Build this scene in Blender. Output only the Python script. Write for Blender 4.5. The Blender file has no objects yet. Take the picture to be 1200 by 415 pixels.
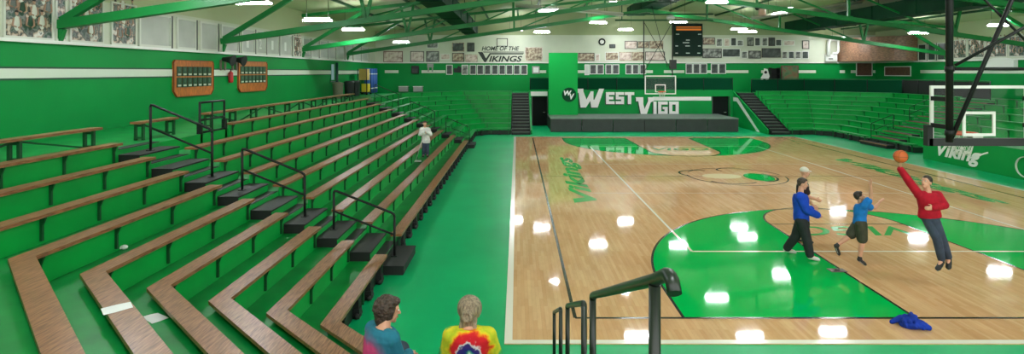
import bpy, bmesh, math, random
from mathutils import Vector, Matrix
random.seed(7)
S = bpy.context.scene
COL = S.collection
PI = math.pi
# ------------------------------------------------------------------ camera
F = 674.0; CX = 606.0; CY = 84.0; H = 4.05
cam = bpy.data.objects.new('camera', bpy.data.cameras.new('camera'))
COL.objects.link(cam); S.camera = cam
cam.location = (0, 0, H); cam.rotation_euler = (PI/2, 0, 0)
cam.data.sensor_width = 36; cam.data.lens = F/1200*36
cam.data.shift_x = -(CX-600)/1200; cam.data.shift_y = -(207.5-CY)/1200
cam.data.clip_start = .05; cam.data.clip_end = 200

def U(px, py, Y):                       # photo pixel + depth -> world point
    return Vector(((px-CX)*Y/F, Y, H-(py-CY)*Y/F))
def FL(px, py):                         # photo pixel on the floor
    return U(px, py, H*F/(py-CY))

# ------------------------------------------------------------------ materials
def lin(c):
    return tuple((x/255/12.92 if x/255 <= .04045 else ((x/255+.055)/1.055)**2.4) for x in c)+(1,)
MATS = {}
def mat(name, c, rough=.5, metal=0, var=0, vscale=4, bump=0, bscale=30, coat=0, spec=.5, stretch=(1,1,1), c2=None):
    if name in MATS: return MATS[name]
    m = bpy.data.materials.new(name); m.use_nodes = True
    nt = m.node_tree; b = nt.nodes['Principled BSDF']
    b.inputs['Base Color'].default_value = lin(c); b.inputs['Roughness'].default_value = rough
    b.inputs['Metallic'].default_value = metal; b.inputs['Specular IOR Level'].default_value = spec
    if coat: b.inputs['Coat Weight'].default_value = coat; b.inputs['Coat Roughness'].default_value = .08
    if var or bump or c2:
        tc = nt.nodes.new('ShaderNodeTexCoord'); mp = nt.nodes.new('ShaderNodeMapping')
        mp.inputs['Scale'].default_value = stretch
        nt.links.new(tc.outputs['Object'], mp.inputs['Vector'])
    if var or c2:
        n = nt.nodes.new('ShaderNodeTexNoise'); n.inputs['Scale'].default_value = vscale; n.inputs['Detail'].default_value = 5
        nt.links.new(mp.outputs['Vector'], n.inputs['Vector'])
        r = nt.nodes.new('ShaderNodeValToRGB'); r.color_ramp.elements[0].position = .3; r.color_ramp.elements[1].position = .7
        a = lin([max(0, x*(1-var)) for x in c]); d = lin([min(255, x*(1+var)) for x in c]) if not c2 else lin(c2)
        r.color_ramp.elements[0].color = a; r.color_ramp.elements[1].color = d
        nt.links.new(n.outputs['Fac'], r.inputs['Fac']); nt.links.new(r.outputs['Color'], b.inputs['Base Color'])
    if bump:
        n2 = nt.nodes.new('ShaderNodeTexNoise'); n2.inputs['Scale'].default_value = bscale; n2.inputs['Detail'].default_value = 4
        nt.links.new(mp.outputs['Vector'], n2.inputs['Vector'])
        bp = nt.nodes.new('ShaderNodeBump'); bp.inputs['Strength'].default_value = bump; bp.inputs['Distance'].default_value = .02
        nt.links.new(n2.outputs['Fac'], bp.inputs['Height']); nt.links.new(bp.outputs['Normal'], b.inputs['Normal'])
    MATS[name] = m; return m
def emit(name, c, s):
    if name in MATS: return MATS[name]
    m = bpy.data.materials.new(name); m.use_nodes = True; nt = m.node_tree; nt.nodes.clear()
    e = nt.nodes.new('ShaderNodeEmission'); o = nt.nodes.new('ShaderNodeOutputMaterial')
    e.inputs['Color'].default_value = lin(c); e.inputs['Strength'].default_value = s
    nt.links.new(e.outputs[0], o.inputs[0]); MATS[name] = m; return m
def ramp_mat(name, stops, scale, rough=.6, kind='noise', stretch=(1,1,1), detail=3):
    if name in MATS: return MATS[name]
    m = bpy.data.materials.new(name); m.use_nodes = True; nt = m.node_tree; b = nt.nodes['Principled BSDF']
    b.inputs['Roughness'].default_value = rough
    tc = nt.nodes.new('ShaderNodeTexCoord'); mp = nt.nodes.new('ShaderNodeMapping'); mp.inputs['Scale'].default_value = stretch
    nt.links.new(tc.outputs['Object'], mp.inputs['Vector'])
    if kind == 'noise':
        n = nt.nodes.new('ShaderNodeTexNoise'); n.inputs['Scale'].default_value = scale; n.inputs['Detail'].default_value = detail; out = n.outputs['Fac']
    else:
        n = nt.nodes.new('ShaderNodeTexVoronoi'); n.inputs['Scale'].default_value = scale
        sp = nt.nodes.new('ShaderNodeSeparateColor'); nt.links.new(n.outputs['Color'], sp.inputs['Color']); out = sp.outputs[0]
    nt.links.new(mp.outputs['Vector'], n.inputs['Vector'])
    r = nt.nodes.new('ShaderNodeValToRGB'); r.color_ramp.interpolation = 'LINEAR' if kind == 'noise' else 'CONSTANT'
    els = r.color_ramp.elements
    while len(els) < len(stops): els.new(.5)
    for e, (p, c) in zip(els, stops): e.position = p; e.color = lin(c)
    nt.links.new(out, r.inputs['Fac']); nt.links.new(r.outputs['Color'], b.inputs['Base Color'])
    MATS[name] = m; return m

GREEN_FLOOR = mat('green_floor_paint', (0,168,102), .36, var=.05, vscale=.6, spec=.25)
GREEN_WALL = mat('green_wall_paint', (0,136,60), .55, var=.05, vscale=.5, bump=.04, bscale=40, spec=.2)
GREEN_BLEACH = mat('green_bleacher_paint', (4,164,68), .4, var=.07, vscale=1.2, spec=.35)
GREEN_TREAD = mat('green_tread_paint', (2,136,60), .42, var=.1, vscale=2, spec=.35)
GREEN_BRACK = mat('dark_green_bracket', (4,72,34), .5)
GREEN_SEAT = mat('green_bench_paint', (22,150,72), .4, var=.1, vscale=2)
GREEN_TRUSS = mat('truss_green', (0,120,52), .42, var=.06, vscale=1)
GREEN_DARK = mat('duct_green', (0,60,36), .7, var=.1, vscale=1.5, spec=.2)
GREEN_PANEL = mat('board_green', (0,158,66), .6, spec=.2)
GREEN_COURT = mat('court_green_paint', (0,180,80), .048, spec=.32)
CREAM = mat('cream_steel', (186,194,152), .6, var=.05, vscale=.4, stretch=(1,.2,1))
WHITE_WALL = mat('white_wall_paint', (200,204,184), .6, var=.03, vscale=.7)
WHITE = mat('white_paint', (225,226,220), .5)
STRIPE = mat('stripe_white', (205,214,196), .5)
BLACK = mat('black_steel', (18,20,20), .5, spec=.3)
BLACKP = mat('black_rubber', (26,28,28), .6)
LINE_BLACK = mat('court_line_black', (28,30,26), .15)
LINE_WHITE = mat('court_line_white', (232,228,214), .15)
BENCH_WOOD = mat('bench_wood', (126,78,46), .33, var=.22, vscale=9, stretch=(6,.6,6), c2=(168,116,78))
BOARD_WOOD = mat('orange_wood', (186,104,42), .4, var=.15, vscale=5, stretch=(1,3,1))
BROWN = mat('brown_shingle', (128,94,72), .42, var=.3, vscale=6, stretch=(1,1,4), bump=.4, bscale=12)
GABLE = mat('gable_paint', (154,164,122), .6, var=.04, vscale=.4)
BRK_FAR = mat('mid_green_bracket', (6,104,48), .5)
BRICK = mat('brown_board', (98,66,54), .6, var=.15, vscale=8)
GREY = mat('grey_vinyl', (44,48,47), .5, var=.06)
GREY_TOP = mat('grey_stage_top', (100,110,104), .45, var=.08)
PANE = mat('grey_pane', (176,178,170), .5, var=.06, vscale=1)
STEEL = mat('silver_tube', (190,190,180), .3, .6)
SKIN = mat('skin', (205,150,124), .5, var=.05)
ORANGE = mat('rim_orange', (222,88,48), .45)
NETM = mat('net_white', (225,225,220), .7)
DKFRAME = mat('dark_frame', (45,38,34), .5)
BWPHOTO = ramp_mat('dark_team_photo', [(.3,(24,30,28)),(.5,(58,66,62)),(.66,(96,104,98)),(.8,(50,60,54))], 2.6, .35)
SEPIA = ramp_mat('brown_poster', [(.3,(70,52,40)),(.5,(150,126,104)),(.62,(200,188,160)),(.8,(120,70,50))], 5, .4)
PINK = ramp_mat('pale_photo', [(.3,(150,120,108)),(.5,(208,188,176)),(.7,(226,216,204))], 4, .4)
TEAM = ramp_mat('grey_team_photo', [(.32,(40,42,40)),(.48,(110,112,106)),(.6,(170,170,162)),(.75,(60,62,58))], 3.2, .4)
MURAL = ramp_mat('mural_print', [(.2,(14,44,30)),(.40,(28,70,48)),(.46,(120,124,116)),(.52,(44,52,48)),(.58,(188,164,142)),(.66,(214,212,202)),(.72,(30,40,36))], 4.5, .4, 'noise', (1,1,1), 5)

# ------------------------------------------------------------------ mesh builder
ORG = {}
class MB:
    def __init__(s): s.v = []; s.f = []; s.m = []; s.sm = []
    def add(s, vs, fs, mi=0, smooth=False):
        o = len(s.v); s.v += [Vector(p) for p in vs]
        for f in fs: s.f.append([i+o for i in f]); s.m.append(mi); s.sm.append(smooth)
        return s
    def box(s, a, b, mi=0, M=None):
        (x0,y0,z0),(x1,y1,z1) = a, b
        p = [Vector(q) for q in ((x0,y0,z0),(x1,y0,z0),(x1,y1,z0),(x0,y1,z0),(x0,y0,z1),(x1,y0,z1),(x1,y1,z1),(x0,y1,z1))]
        if M is not None: p = [M @ q for q in p]
        return s.add(p, [(0,3,2,1),(4,5,6,7),(0,1,5,4),(1,2,6,5),(2,3,7,6),(3,0,4,7)], mi)
    def bar(s, p, q, w, h, mi=0, upv=(0,0,1)):       # rectangular beam from p to q
        p = Vector(p); q = Vector(q); d = (q-p); L = d.length; d.normalize()
        sd = d.cross(Vector(upv))
        if sd.length < 1e-4: sd = Vector((1,0,0))
        sd.normalize(); u = sd.cross(d)
        M = Matrix((( d.x,sd.x,u.x,p.x),(d.y,sd.y,u.y,p.y),(d.z,sd.z,u.z,p.z),(0,0,0,1)))
        return s.box((0,-w/2,-h/2),(L,w/2,h/2), mi, M)
    def tube(s, pts, r, n=10, mi=0, closed=False, radii=None):
        pts = [Vector(p) for p in pts]; N = len(pts); vs = []; fs = []; prev = None
        for i, p in enumerate(pts):
            if closed: t = (pts[(i+1)%N]-pts[i-1]).normalized()
            else: t = (pts[min(i+1,N-1)]-pts[max(i-1,0)]).normalized()
            if prev is None:
                a = Vector((0,0,1)) if abs(t.z) < .9 else Vector((1,0,0))
                prev = (a - t*a.dot(t)).normalized()
            else:
                prev = (prev - t*prev.dot(t)).normalized()
            b = t.cross(prev); rr = radii[i] if radii else r
            for k in range(n):
                an = 2*PI*k/n; vs.append(p+prev*math.cos(an)*rr+b*math.sin(an)*rr)
        for i in range(N if closed else N-1):
            for k in range(n):
                j = (i+1) % N
                fs.append((i*n+k, i*n+(k+1)%n, j*n+(k+1)%n, j*n+k))
        s.add(vs, fs, mi, True)
        if not closed:
            o = len(s.v)-len(vs)
            s.f.append([o+k for k in range(n)][::-1]); s.f.append([o+(N-1)*n+k for k in range(n)]); s.m += [mi, mi]; s.sm += [False, False]
        return s
    def ell(s, c, rad, n=16, m=10, mi=0, axes=None):
        c = Vector(c); ax = axes or (Vector((1,0,0)),Vector((0,1,0)),Vector((0,0,1)))
        vs = [c+ax[2]*rad[2]]; fs = []
        for i in range(1, m):
            t = PI*i/m
            for k in range(n):
                a = 2*PI*k/n
                vs.append(c+ax[0]*rad[0]*math.sin(t)*math.cos(a)+ax[1]*rad[1]*math.sin(t)*math.sin(a)+ax[2]*rad[2]*math.cos(t))
        vs.append(c-ax[2]*rad[2]); L = len(vs)-1
        for k in range(n): fs.append((0,1+k,1+(k+1)%n)); fs.append((L, 1+(m-2)*n+(k+1)%n, 1+(m-2)*n+k))
        for i in range(m-2):
            for k in range(n):
                fs.append((1+i*n+k, 1+(i+1)*n+k, 1+(i+1)*n+(k+1)%n, 1+i*n+(k+1)%n))
        return s.add(vs, fs, mi, True)
    def cap(s, p, q, r0, r1, n=12, mi=0):            # tapered capsule
        s.tube([p,q], r0, n, mi, radii=[r0,r1]); s.ell(p,(r0,)*3,n,8,mi); s.ell(q,(r1,)*3,n,8,mi); return s
    def prism(s, poly, ext, mi=0):                    # 3D polygon points + extrusion vector
        poly = [Vector(p) for p in poly]; e = Vector(ext); n = len(poly)
        return s.add(poly+[p+e for p in poly], [list(range(n))[::-1], list(range(n,2*n))]+[(k,(k+1)%n,n+(k+1)%n,n+k) for k in range(n)], mi)
    def strip(s, A, B, z0, z1, mi=0, mtop=None):       # solid band between two plan paths
        n = len(A); vs = []
        for a, b in zip(A, B): vs += [(a[0],a[1],z0),(b[0],b[1],z0),(b[0],b[1],z1),(a[0],a[1],z1)]
        fs = []; mi2 = mi if mtop is None else mtop
        o = len(s.v); s.v += [Vector(p) for p in vs]
        def F_(f, m): s.f.append([i+o for i in f]); s.m.append(m); s.sm.append(False)
        for i in range(n-1):
            k = 4*i
            F_((k,k+4,k+5,k+1), mi); F_((k+3,k+2,k+6,k+7), mi2); F_((k,k+3,k+7,k+4), mi); F_((k+1,k+5,k+6,k+2), mi)
        F_((0,1,2,3), mi); k = 4*(n-1); F_((k+3,k+2,k+1,k), mi)
        return s
    def build(s, name, mats, parent=None, origin=None, recalc=True, bevel=0):
        if not isinstance(mats, (list,tuple)): mats = [mats]
        if parent is not None: org = ORG[parent.name]
        elif origin is not None: org = Vector(origin)
        else:
            xs = [p.x for p in s.v]; ys = [p.y for p in s.v]; zs = [p.z for p in s.v]
            org = Vector(((min(xs)+max(xs))/2,(min(ys)+max(ys))/2,min(zs)))
        me = bpy.data.meshes.new(name); me.from_pydata([p-org for p in s.v], [], s.f)
        for m in mats: me.materials.append(m)
        for p, mi, sm in zip(me.polygons, s.m, s.sm): p.material_index = mi; p.use_smooth = sm
        if recalc:
            bm = bmesh.new(); bm.from_mesh(me); bmesh.ops.recalc_face_normals(bm, faces=bm.faces)
            if bevel: bmesh.ops.bevel(bm, geom=bm.edges[:], offset=bevel, segments=2, affect='EDGES', profile=.6)
            bm.to_mesh(me); bm.free()
        o = bpy.data.objects.new(name, me); COL.objects.link(o)
        if parent is not None: o.parent = parent
        else: o.location = org
        ORG[o.name] = org
        return o
def tag(o, label=None, cat=None, group=None, kind=None):
    if label: o['label'] = label
    if cat: o['category'] = cat
    if group: o['group'] = group
    if kind: o['kind'] = kind
    return o
def thing(name, label, cat, loc, group=None):
    o = bpy.data.objects.new(name, None); COL.objects.link(o); o.location = loc; o.empty_display_size = .1
    ORG[o.name] = Vector(loc); return tag(o, label, cat, group)
def struct(o): o['kind'] = 'structure'; return o
def copy_part(src, parent, shift):                    # same mesh data, moved inside its new parent
    c = src.copy(); COL.objects.link(c); c.parent = parent; c.location = shift; return c
ORD = ['first','second','third','fourth','fifth','sixth','seventh','eighth','ninth','tenth','eleventh','twelfth','thirteenth','fourteenth','fifteenth']

def text_polys(body, w, h, shear=0, offset=0, ext=.01):
    """font curve -> mesh verts/faces scaled into a w x h box (x right, y up, z depth)"""
    cu = bpy.data.curves.new('txt','FONT'); cu.body = body; cu.size = 1; cu.shear = shear; cu.offset = offset; cu.extrude = .01
    cu.resolution_u = 3
    ob = bpy.data.objects.new('txt', cu); COL.objects.link(ob)
    dg = bpy.context.evaluated_depsgraph_get(); me = bpy.data.meshes.new_from_object(ob.evaluated_get(dg))
    vs = [v.co.copy() for v in me.vertices]; fs = [list(p.vertices) for p in me.polygons]
    bpy.data.objects.remove(ob); bpy.data.curves.remove(cu); bpy.data.meshes.remove(me)
    x0 = min(v.x for v in vs); x1 = max(v.x for v in vs); y0 = min(v.y for v in vs); y1 = max(v.y for v in vs)
    return [((v.x-x0)/(x1-x0)*w, (v.y-y0)/(y1-y0)*h, (v.z+.01)/.02*ext) for v in vs], fs
def text(mb, body, origin, right, upv, w, h, ext=.012, mi=0, shear=0, offset=0):
    vs, fs = text_polys(body, w, h, shear, offset, ext)
    o = Vector(origin); r = Vector(right); u = Vector(upv); n = r.cross(u)
    return mb.add([o+r*a+u*b+n*c for a,b,c in vs], fs, mi)

# ------------------------------------------------------------------ room shell
XL, XR, YB, YN = -11.25, 28.4, 45.6, -3.0
XM = (XL+XR)/2
XC = 8.45                        # court axis
ZE, ZR = 7.2, 9.35               # eave / ridge
def zroof(x): return ZE+(ZR-ZE)*(1-abs(x-XM)/(XR-XM))
# floor
struct(MB().box((XL-.3,YN,-.2),(XR+.3,YB+.3,0)).build('floor', GREEN_FLOOR, origin=(0,0,0)))
# wood court with planks
m = bpy.data.materials.new('maple_court'); m.use_nodes = True; MATS['maple_court'] = m
nt = m.node_tree; b = nt.nodes['Principled BSDF']; b.inputs['Roughness'].default_value = .048; b.inputs['Specular IOR Level'].default_value = .32
tc = nt.nodes.new('ShaderNodeTexCoord'); mp = nt.nodes.new('ShaderNodeMapping'); mp.inputs['Rotation'].default_value = (0,0,PI/2)
nt.links.new(tc.outputs['Object'], mp.inputs['Vector'])
br = nt.nodes.new('ShaderNodeTexBrick'); br.inputs['Scale'].default_value = 1
br.inputs['Brick Width'].default_value = .9; br.inputs['Row Height'].default_value = .066; br.inputs['Mortar Size'].default_value = .001; br.inputs['Bias'].default_value = 0
br.offset = .37; br.inputs['Color1'].default_value = lin((212,164,118)); br.inputs['Color2'].default_value = lin((224,182,138)); br.inputs['Mortar'].default_value = lin((190,148,108))
nt.links.new(mp.outputs['Vector'], br.inputs['Vector'])
nz = nt.nodes.new('ShaderNodeTexNoise'); nz.inputs['Scale'].default_value = .9; nz.inputs['Detail'].default_value = 8; nz.inputs['Roughness'].default_value = .7
mx = nt.nodes.new('ShaderNodeMix'); mx.data_type = 'RGBA'; mx.blend_type = 'MULTIPLY'; mx.inputs['Factor'].default_value = .35
rp = nt.nodes.new('ShaderNodeValToRGB'); rp.color_ramp.elements[0].position = .35; rp.color_ramp.elements[0].color = (.62,.55,.48,1); rp.color_ramp.elements[1].position = .6; rp.color_ramp.elements[1].color = (1,1,1,1)
mp2 = nt.nodes.new('ShaderNodeMapping'); mp2.inputs['Scale'].default_value = (3,.8,1); nt.links.new(tc.outputs['Object'], mp2.inputs['Vector'])
nt.links.new(mp2.outputs['Vector'], nz.inputs['Vector']); nt.links.new(nz.outputs['Fac'], rp.inputs['Fac'])
nt.links.new(br.outputs['Color'], mx.inputs['A']); nt.links.new(rp.outputs['Color'], mx.inputs['B']); nt.links.new(mx.outputs['Result'], b.inputs['Base Color'])
CX0, CX1, CY0, CY1 = -.19, 17.25, 8.53, 35.75
court = struct(MB().box((CX0,CY0,-.01),(CX1,CY1,.012)).build('floor_court', m, origin=(0,0,0)))
zc = .012
def ring(mb, c, r0, r1, a0, a1, z, n=64, mi=0, ry=None):
    vs = []; fs = []; k = 1 if ry is None else ry
    for i in range(n+1):
        a = a0+(a1-a0)*i/n
        for r in (r0, r1):
            vs.append((c[0]+math.cos(a)*r, c[1]+math.sin(a)*r*k, z))
    for i in range(n): fs.append((2*i,2*i+1,2*i+3,2*i+2))
    mb.add(vs, fs, mi)
def line(mb, p, q, w, z, mi=0):
    p = Vector(p); q = Vector(q); d = (q-p).normalized(); n = Vector((-d.y,d.x))*w/2
    mb.add([(p+n).to_3d()+Vector((0,0,z)),(p-n).to_3d()+Vector((0,0,z)),(q-n).to_3d()+Vector((0,0,z)),(q+n).to_3d()+Vector((0,0,z))],[(0,1,2,3)],mi)
pg = MB(); bl = MB(); wl = MB(); pw = MB()
RX, RY = 5.72, 6.0
for yb, s in ((9.42,1),(35.0,-1)):
    cy = yb+1.48*s; c = (XC, cy); n = 72
    arc = [(XC-RX, yb)]+[(XC+RX*math.cos(PI-PI*i/n), cy+s*RY*math.sin(PI-PI*i/n)) for i in range(n+1)]+[(XC+RX, yb)]
    pg.add([(x,y,zc+.001) for x,y in arc], [list(range(len(arc)))])
    for i in range(len(arc)-1): line(bl, arc[i], arc[i+1], .05, zc+.004)
    fy = yb+5.79*s; w0, w1 = 1.92, 1.76
    lane = [(XC-w0,yb),(XC-w1,fy)]+[(XC-w1*math.cos(PI*i/30), fy+s*1.83*math.sin(PI*i/30)) for i in range(1,30)]+[(XC+w1,fy),(XC+w0,yb)]
    pw.add([(x,y,zc+.002) for x,y in lane], [list(range(len(lane)))])
    for i in range(len(lane)-1): line(bl, lane[i], lane[i+1], .05, zc+.005)
    line(bl, (XC-w1,fy),(XC+w1,fy), .05, zc+.005)
    line(bl, (.95,yb),(16.2,yb), .06, zc+.005)
line(bl,(.95,9.42),(.95,35),.06,zc+.005); line(bl,(16.2,9.42),(16.2,35),.06,zc+.005)
line(bl,(.95,22.2),(16.2,22.2),.03,zc+.005)
for a,c_ in (((CX0+.06,CY0),(CX0+.06,CY1)),((CX1-.06,CY0),(CX1-.06,CY1)),((CX0+.12,CY0+.06),(CX1-.12,CY0+.06)),((CX0+.12,CY1-.06),(CX1-.12,CY1-.06))): line(wl,a,c_,.12,zc+.003)
for X in (3.92,12.95): line(wl,(X,12.9),(X,31),.06,zc+.006)
for Y,w in ((12.9,.06),(31,.06),(19.1,.03),(25.1,.03)): line(wl,(3.92 if w>.05 else 2.2,Y),(12.95 if w>.05 and Y>20 else 15.9,Y),w,zc+.006)
ring(bl,(XC,22.2),1.8,1.85,PI*.05,PI*.83,zc+.005); ring(bl,(XC,22.2),1.8,1.85,PI*.95,PI*1.97,zc+.005)
for o_,mm,nm in ((pg,GREEN_COURT,'painted_key'),(pw,m,'lane_planks'),(bl,LINE_BLACK,'black_lines'),(wl,LINE_WHITE,'white_lines')):
    o_.build(nm, mm, court, recalc=False)
lg = MB()
ring(lg,(9.25,22.0),0,.52,0,2*PI,zc+.006,32,0,1.5)
lk = MB()
for c_, r, a0, a1, k in (((9.3,23.6),1.1,PI*.55,PI*1.15,.5),((9.3,22.0),.56,-PI*.6,PI*.3,1.5),((7.2,22.8),.75,PI*.3,PI*1.25,1.0),((8.0,21.4),.9,PI*1.1,PI*1.8,.8)):
    ring(lk,c_,r-.04,r+.04,a0,a1,zc+.007,24,0,k)
lc = MB(); ring(lc,(7.9,22.2),0,.75,0,2*PI,zc+.0055,32,0,.7)
lg.build('green_logo_patch', GREEN_COURT, court, recalc=False); lk.build('logo_strokes', LINE_BLACK, court, recalc=False)
lc.build('pale_logo_patch', mat('logo_cream',(226,206,160),.15), court, recalc=False)
CT_GREEN = mat('court_lettering', (60,168,84), .14)
t = MB(); text(t,'Vikings',(2.72,17.7,zc+.004),(0,1,0),(-1,0,0),9.4,.95,.001,0,.3,.035); t.build('sideline_lettering', CT_GREEN, court, recalc=False)
t = MB(); text(t,'Vikings',(14.35,26.7,zc+.004),(0,-1,0),(1,0,0),9.2,.95,.001,0,.3,.035); t.build('sideline_lettering', CT_GREEN, court, recalc=False)
t = MB(); text(t,'VIGO',(9.85,15.0,zc+.006),(-1,0,0),(0,-1,0),2.9,.85,.001,0,.3,.015); t.build('lane_lettering', CT_GREEN, court, recalc=False)
t = MB(); text(t,'VIGO',(7.1,29.5,zc+.006),(1,0,0),(0,1,0),2.9,.85,.001,0,.3,.015); t.build('lane_lettering', CT_GREEN, court, recalc=False)

# walls
Z1, Z2 = 4.72, 4.80
def wall_x(name, x, sgn, mats):
    w = MB()
    w.box((min(x,x+sgn*.3),YN,0),(max(x,x+sgn*.3),YB,Z1),0)
    w.box((min(x,x+sgn*.3),YN,Z1),(max(x,x+sgn*.3),YB,5.95),2); w.box((min(x,x+sgn*.3),YN,5.95),(max(x,x+sgn*.3),YB,ZE+.2),1)
    return struct(w.build(name, mats, origin=(x,0,0)))
wall_x('wall_left', XL, -1, [GREEN_WALL, CREAM, WHITE_WALL]); wall_x('wall_right', XR, 1, [GREEN_WALL, CREAM, WHITE_WALL])
w = MB(); w.box((XL-.3,YB,0),(XR+.3,YB+.3,Z1),0); w.box((XL-.3,YB,Z1),(XR+.3,YB+.3,6.95),1)
w.prism([(XL-.3,YB,6.95),(XR+.3,YB,6.95),(XR+.3,YB,ZE),(XM,YB,ZR+.05),(XL-.3,YB,ZE)],(0,.3,0),2)
struct(w.build('wall_back',[GREEN_WALL,WHITE_WALL,GABLE],origin=(0,YB,0)))
c = MB()
c.prism([(XL-.3,YN,ZE-.03),(XM,YN,ZR),(XM,YN,ZR+.2),(XL-.3,YN,ZE+.2)],(0,YB-YN,0)); c.prism([(XM,YN,ZR),(XR+.3,YN,ZE-.03),(XR+.3,YN,ZE+.2),(XM,YN,ZR+.2)],(0,YB-YN,0))
struct(c.build('ceiling', CREAM, origin=(0,0,ZE)))
# ledge and stripe trims
n_tr = 0
def trim(a, b, m_):
    global n_tr; n_tr += 1
    return struct(MB().box(a,b).build('trim_%d'%n_tr, m_))
trim((XL-.02,YN,Z1),(XL+.1,YB,Z2),WHITE); trim((XR-.1,YN,Z1),(XR+.02,YB,Z2),WHITE); trim((XL,YB-.1,Z1),(XR,YB+.02,Z2),WHITE)
DARKG = mat('dark_green_edge',(2,70,40),.5)
for (a,b_) in ((YN,35.0),(36.2,42.5)):
    trim((XL-.01,a,3.90),(XL+.012,b_,4.12),STRIPE)
    trim((XL-.01,a,4.12),(XL+.010,b_,4.165),DARKG); trim((XL-.01,a,3.855),(XL+.010,b_,3.90),DARKG)
for px0,px1 in ((451,467),(494,522),(628,640),(677,690),(757,765),(778,802),(828,833),(850,877),(892,897),(935,956),(984,990),(997,1004),(1023,1036)):
    trim((U(px0,80,YB).x,YB-.012,3.94),(U(px1,80,YB).x,YB+.01,4.16),STRIPE)
trim((XR-.012,10,3.94),(XR+.01,40.5,4.16),STRIPE)
# window bands (panes set in the upper wall)
n_win = 0
FRAMEW = mat('window_frame_white',(206,208,196),.5); MULL = mat('dark_mullion',(60,62,54),.5)
def window(x, sgn, y0, y1, z0, z1, digits=None, dark=False):
    global n_win; n_win += 1
    f = MB(); t_ = .07; d = sgn*.06
    for (ya,yb_,za,zb) in ((y0,y0+t_,z0,z1),(y1-t_,y1,z0,z1),(y0+t_,y1-t_,z0,z0+t_),(y0+t_,y1-t_,z1-t_,z1)):
        f.box((min(x,x+d),ya,za),(max(x,x+d),yb_,zb))
    f.box((min(x,x+d*1.1),y1-t_*.4,z0),(max(x,x+d*1.1),y1+.05,z1),1)
    o = struct(f.build('window_%d'%n_win, [FRAMEW, MULL]))
    MB().box((min(x-sgn*.01,x+d*.4),y0+t_,z0+t_),(max(x-sgn*.01,x+d*.4),y1-t_,z1-t_)).build('pane', mat('dark_pane',(40,60,52),.2) if dark else PANE, o)
    if digits:
        t = MB(); text(t, digits, (x+d*.45, (y0+y1)/2-.3*sgn*0-.35*len(digits)/2, z0+.25), (0,1,0),(0,0,1), .22*len(digits),.42,.01)
        t.build('window_number', WHITE, o)
for y0,y1,dg in ((17.05,18.65,None),(18.95,20.1,None),(20.35,21.55,None),(21.8,23.15,None),(23.4,24.6,'1'),(24.7,25.7,'2'),(25.75,27.1,'1'),(27.2,28.6,'1'),(30.1,31.2,'1'),(31.3,32.5,None),(32.7,34.0,None),(34.1,35.5,None),(35.7,37.3,None),(37.5,39.2,None),(39.4,41.3,None),(41.5,43.3,None)):
    window(XL, 1, y0, y1, Z2, 5.85, dg)
for y0,y1 in ((38.0,38.85),(38.95,39.75),(39.85,40.7)): window(XR,-1,y0,y1,Z2,6.0,None,True)

def mural(x, sgn, y0, y1, z0, z1, label):
    t = thing('wall_mural', label, 'mural', (x, (y0+y1)/2, z0), 'wall murals above the ledge')
    d = sgn*.05; f = MB(); b_ = .05
    for (ya,yb_,za,zb) in ((y0,y0+b_,z0,z1),(y1-b_,y1,z0,z1),(y0+b_,y1-b_,z0,z0+b_),(y0+b_,y1-b_,z1-b_,z1)):
        f.box((min(x,x+d),ya,za),(max(x,x+d),yb_,zb))
    f.build('frame', FRAMEW, t)
    MB().box((min(x,x+d*.5),y0+b_,z0+b_),(max(x,x+d*.5),y1-b_,z1-b_)).build('print', MURAL, t)
    fig = MB(); rr = random.Random(int(y0*100)); X = x+d*.56      # rows of plain players in the print
    for row,zz in enumerate((z0+.95,z0+.62,z0+.30)):
        y = y0+.17+.09*row
        while y < y1-.15:
            j = rr.random()*.08; zz2 = zz+j*2.2
            fig.ell((X,y,zz2),(.010,.085,.17),10,8,rr.choice((0,2,4,0))); 
            fig.ell((X,y,zz2+.235),(.012,.045,.06),10,6,1); fig.ell((X+d*.04,y,zz2+.27),(.012,.047,.035),10,6,3)
            fig.tube([(X,y-.08,zz2+.12),(X,y-.11,zz2-.05),(X,y-.02,zz2-.08)],.022,6,1); fig.tube([(X,y+.08,zz2+.12),(X,y+.11,zz2-.05),(X,y+.03,zz2-.10)],.022,6,1)
            y += .22+rr.random()*.2
    if y1-y0 > .6: fig.build('printed_players', [mat('print_white',(214,214,204),.5), mat('print_skin',(170,134,112),.5), mat('print_dark',(36,70,50),.5), mat('print_hair',(50,42,36),.5), mat('print_grey',(104,110,104),.5)], t)
mural(XL,1,12.55,13.92,Z2,6.6,'tall mural of sports players, nearest the camera on the left wall above the ledge')
mural(XL,1,13.97,14.32,Z2,6.6,'narrow dark mural strip beside the first truss end on the left wall')
mural(XL,1,14.42,15.6,Z2,6.2,'mural of sports players crossed by the nearest green truss on the left wall')
mural(XL,1,15.9,16.95,Z2,6.0,'mural of sports players just before the grey panes on the left wall')
mural(XL,1,28.85,29.95,Z2,5.85,'small narrow mural between the numbered panes far along the left wall')
for k,(y0,y1) in enumerate(((36.3,37.4),(34.9,36.2),(33.3,34.8),(31.6,33.2))):
    mural(XR,-1,y0,y1,4.9,6.1,'%s mural photo from the far end along the right wall ledge'%ORD[k])
# white hood under right ledge
hd = MB(); y0,y1 = 32.6,34.7
n=12; hd.prism([(XR-.01,y0,4.28)]+[(XR-.01,y0+(y1-y0)*i/n,4.72+.15*math.sin(PI*i/n)) for i in range(n+1)]+[(XR-.01,y1,4.28)],(-.25,0,0))
tag(hd.build('white_hood',WHITE),'white arched panel under the murals on the right wall','panel')
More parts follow.
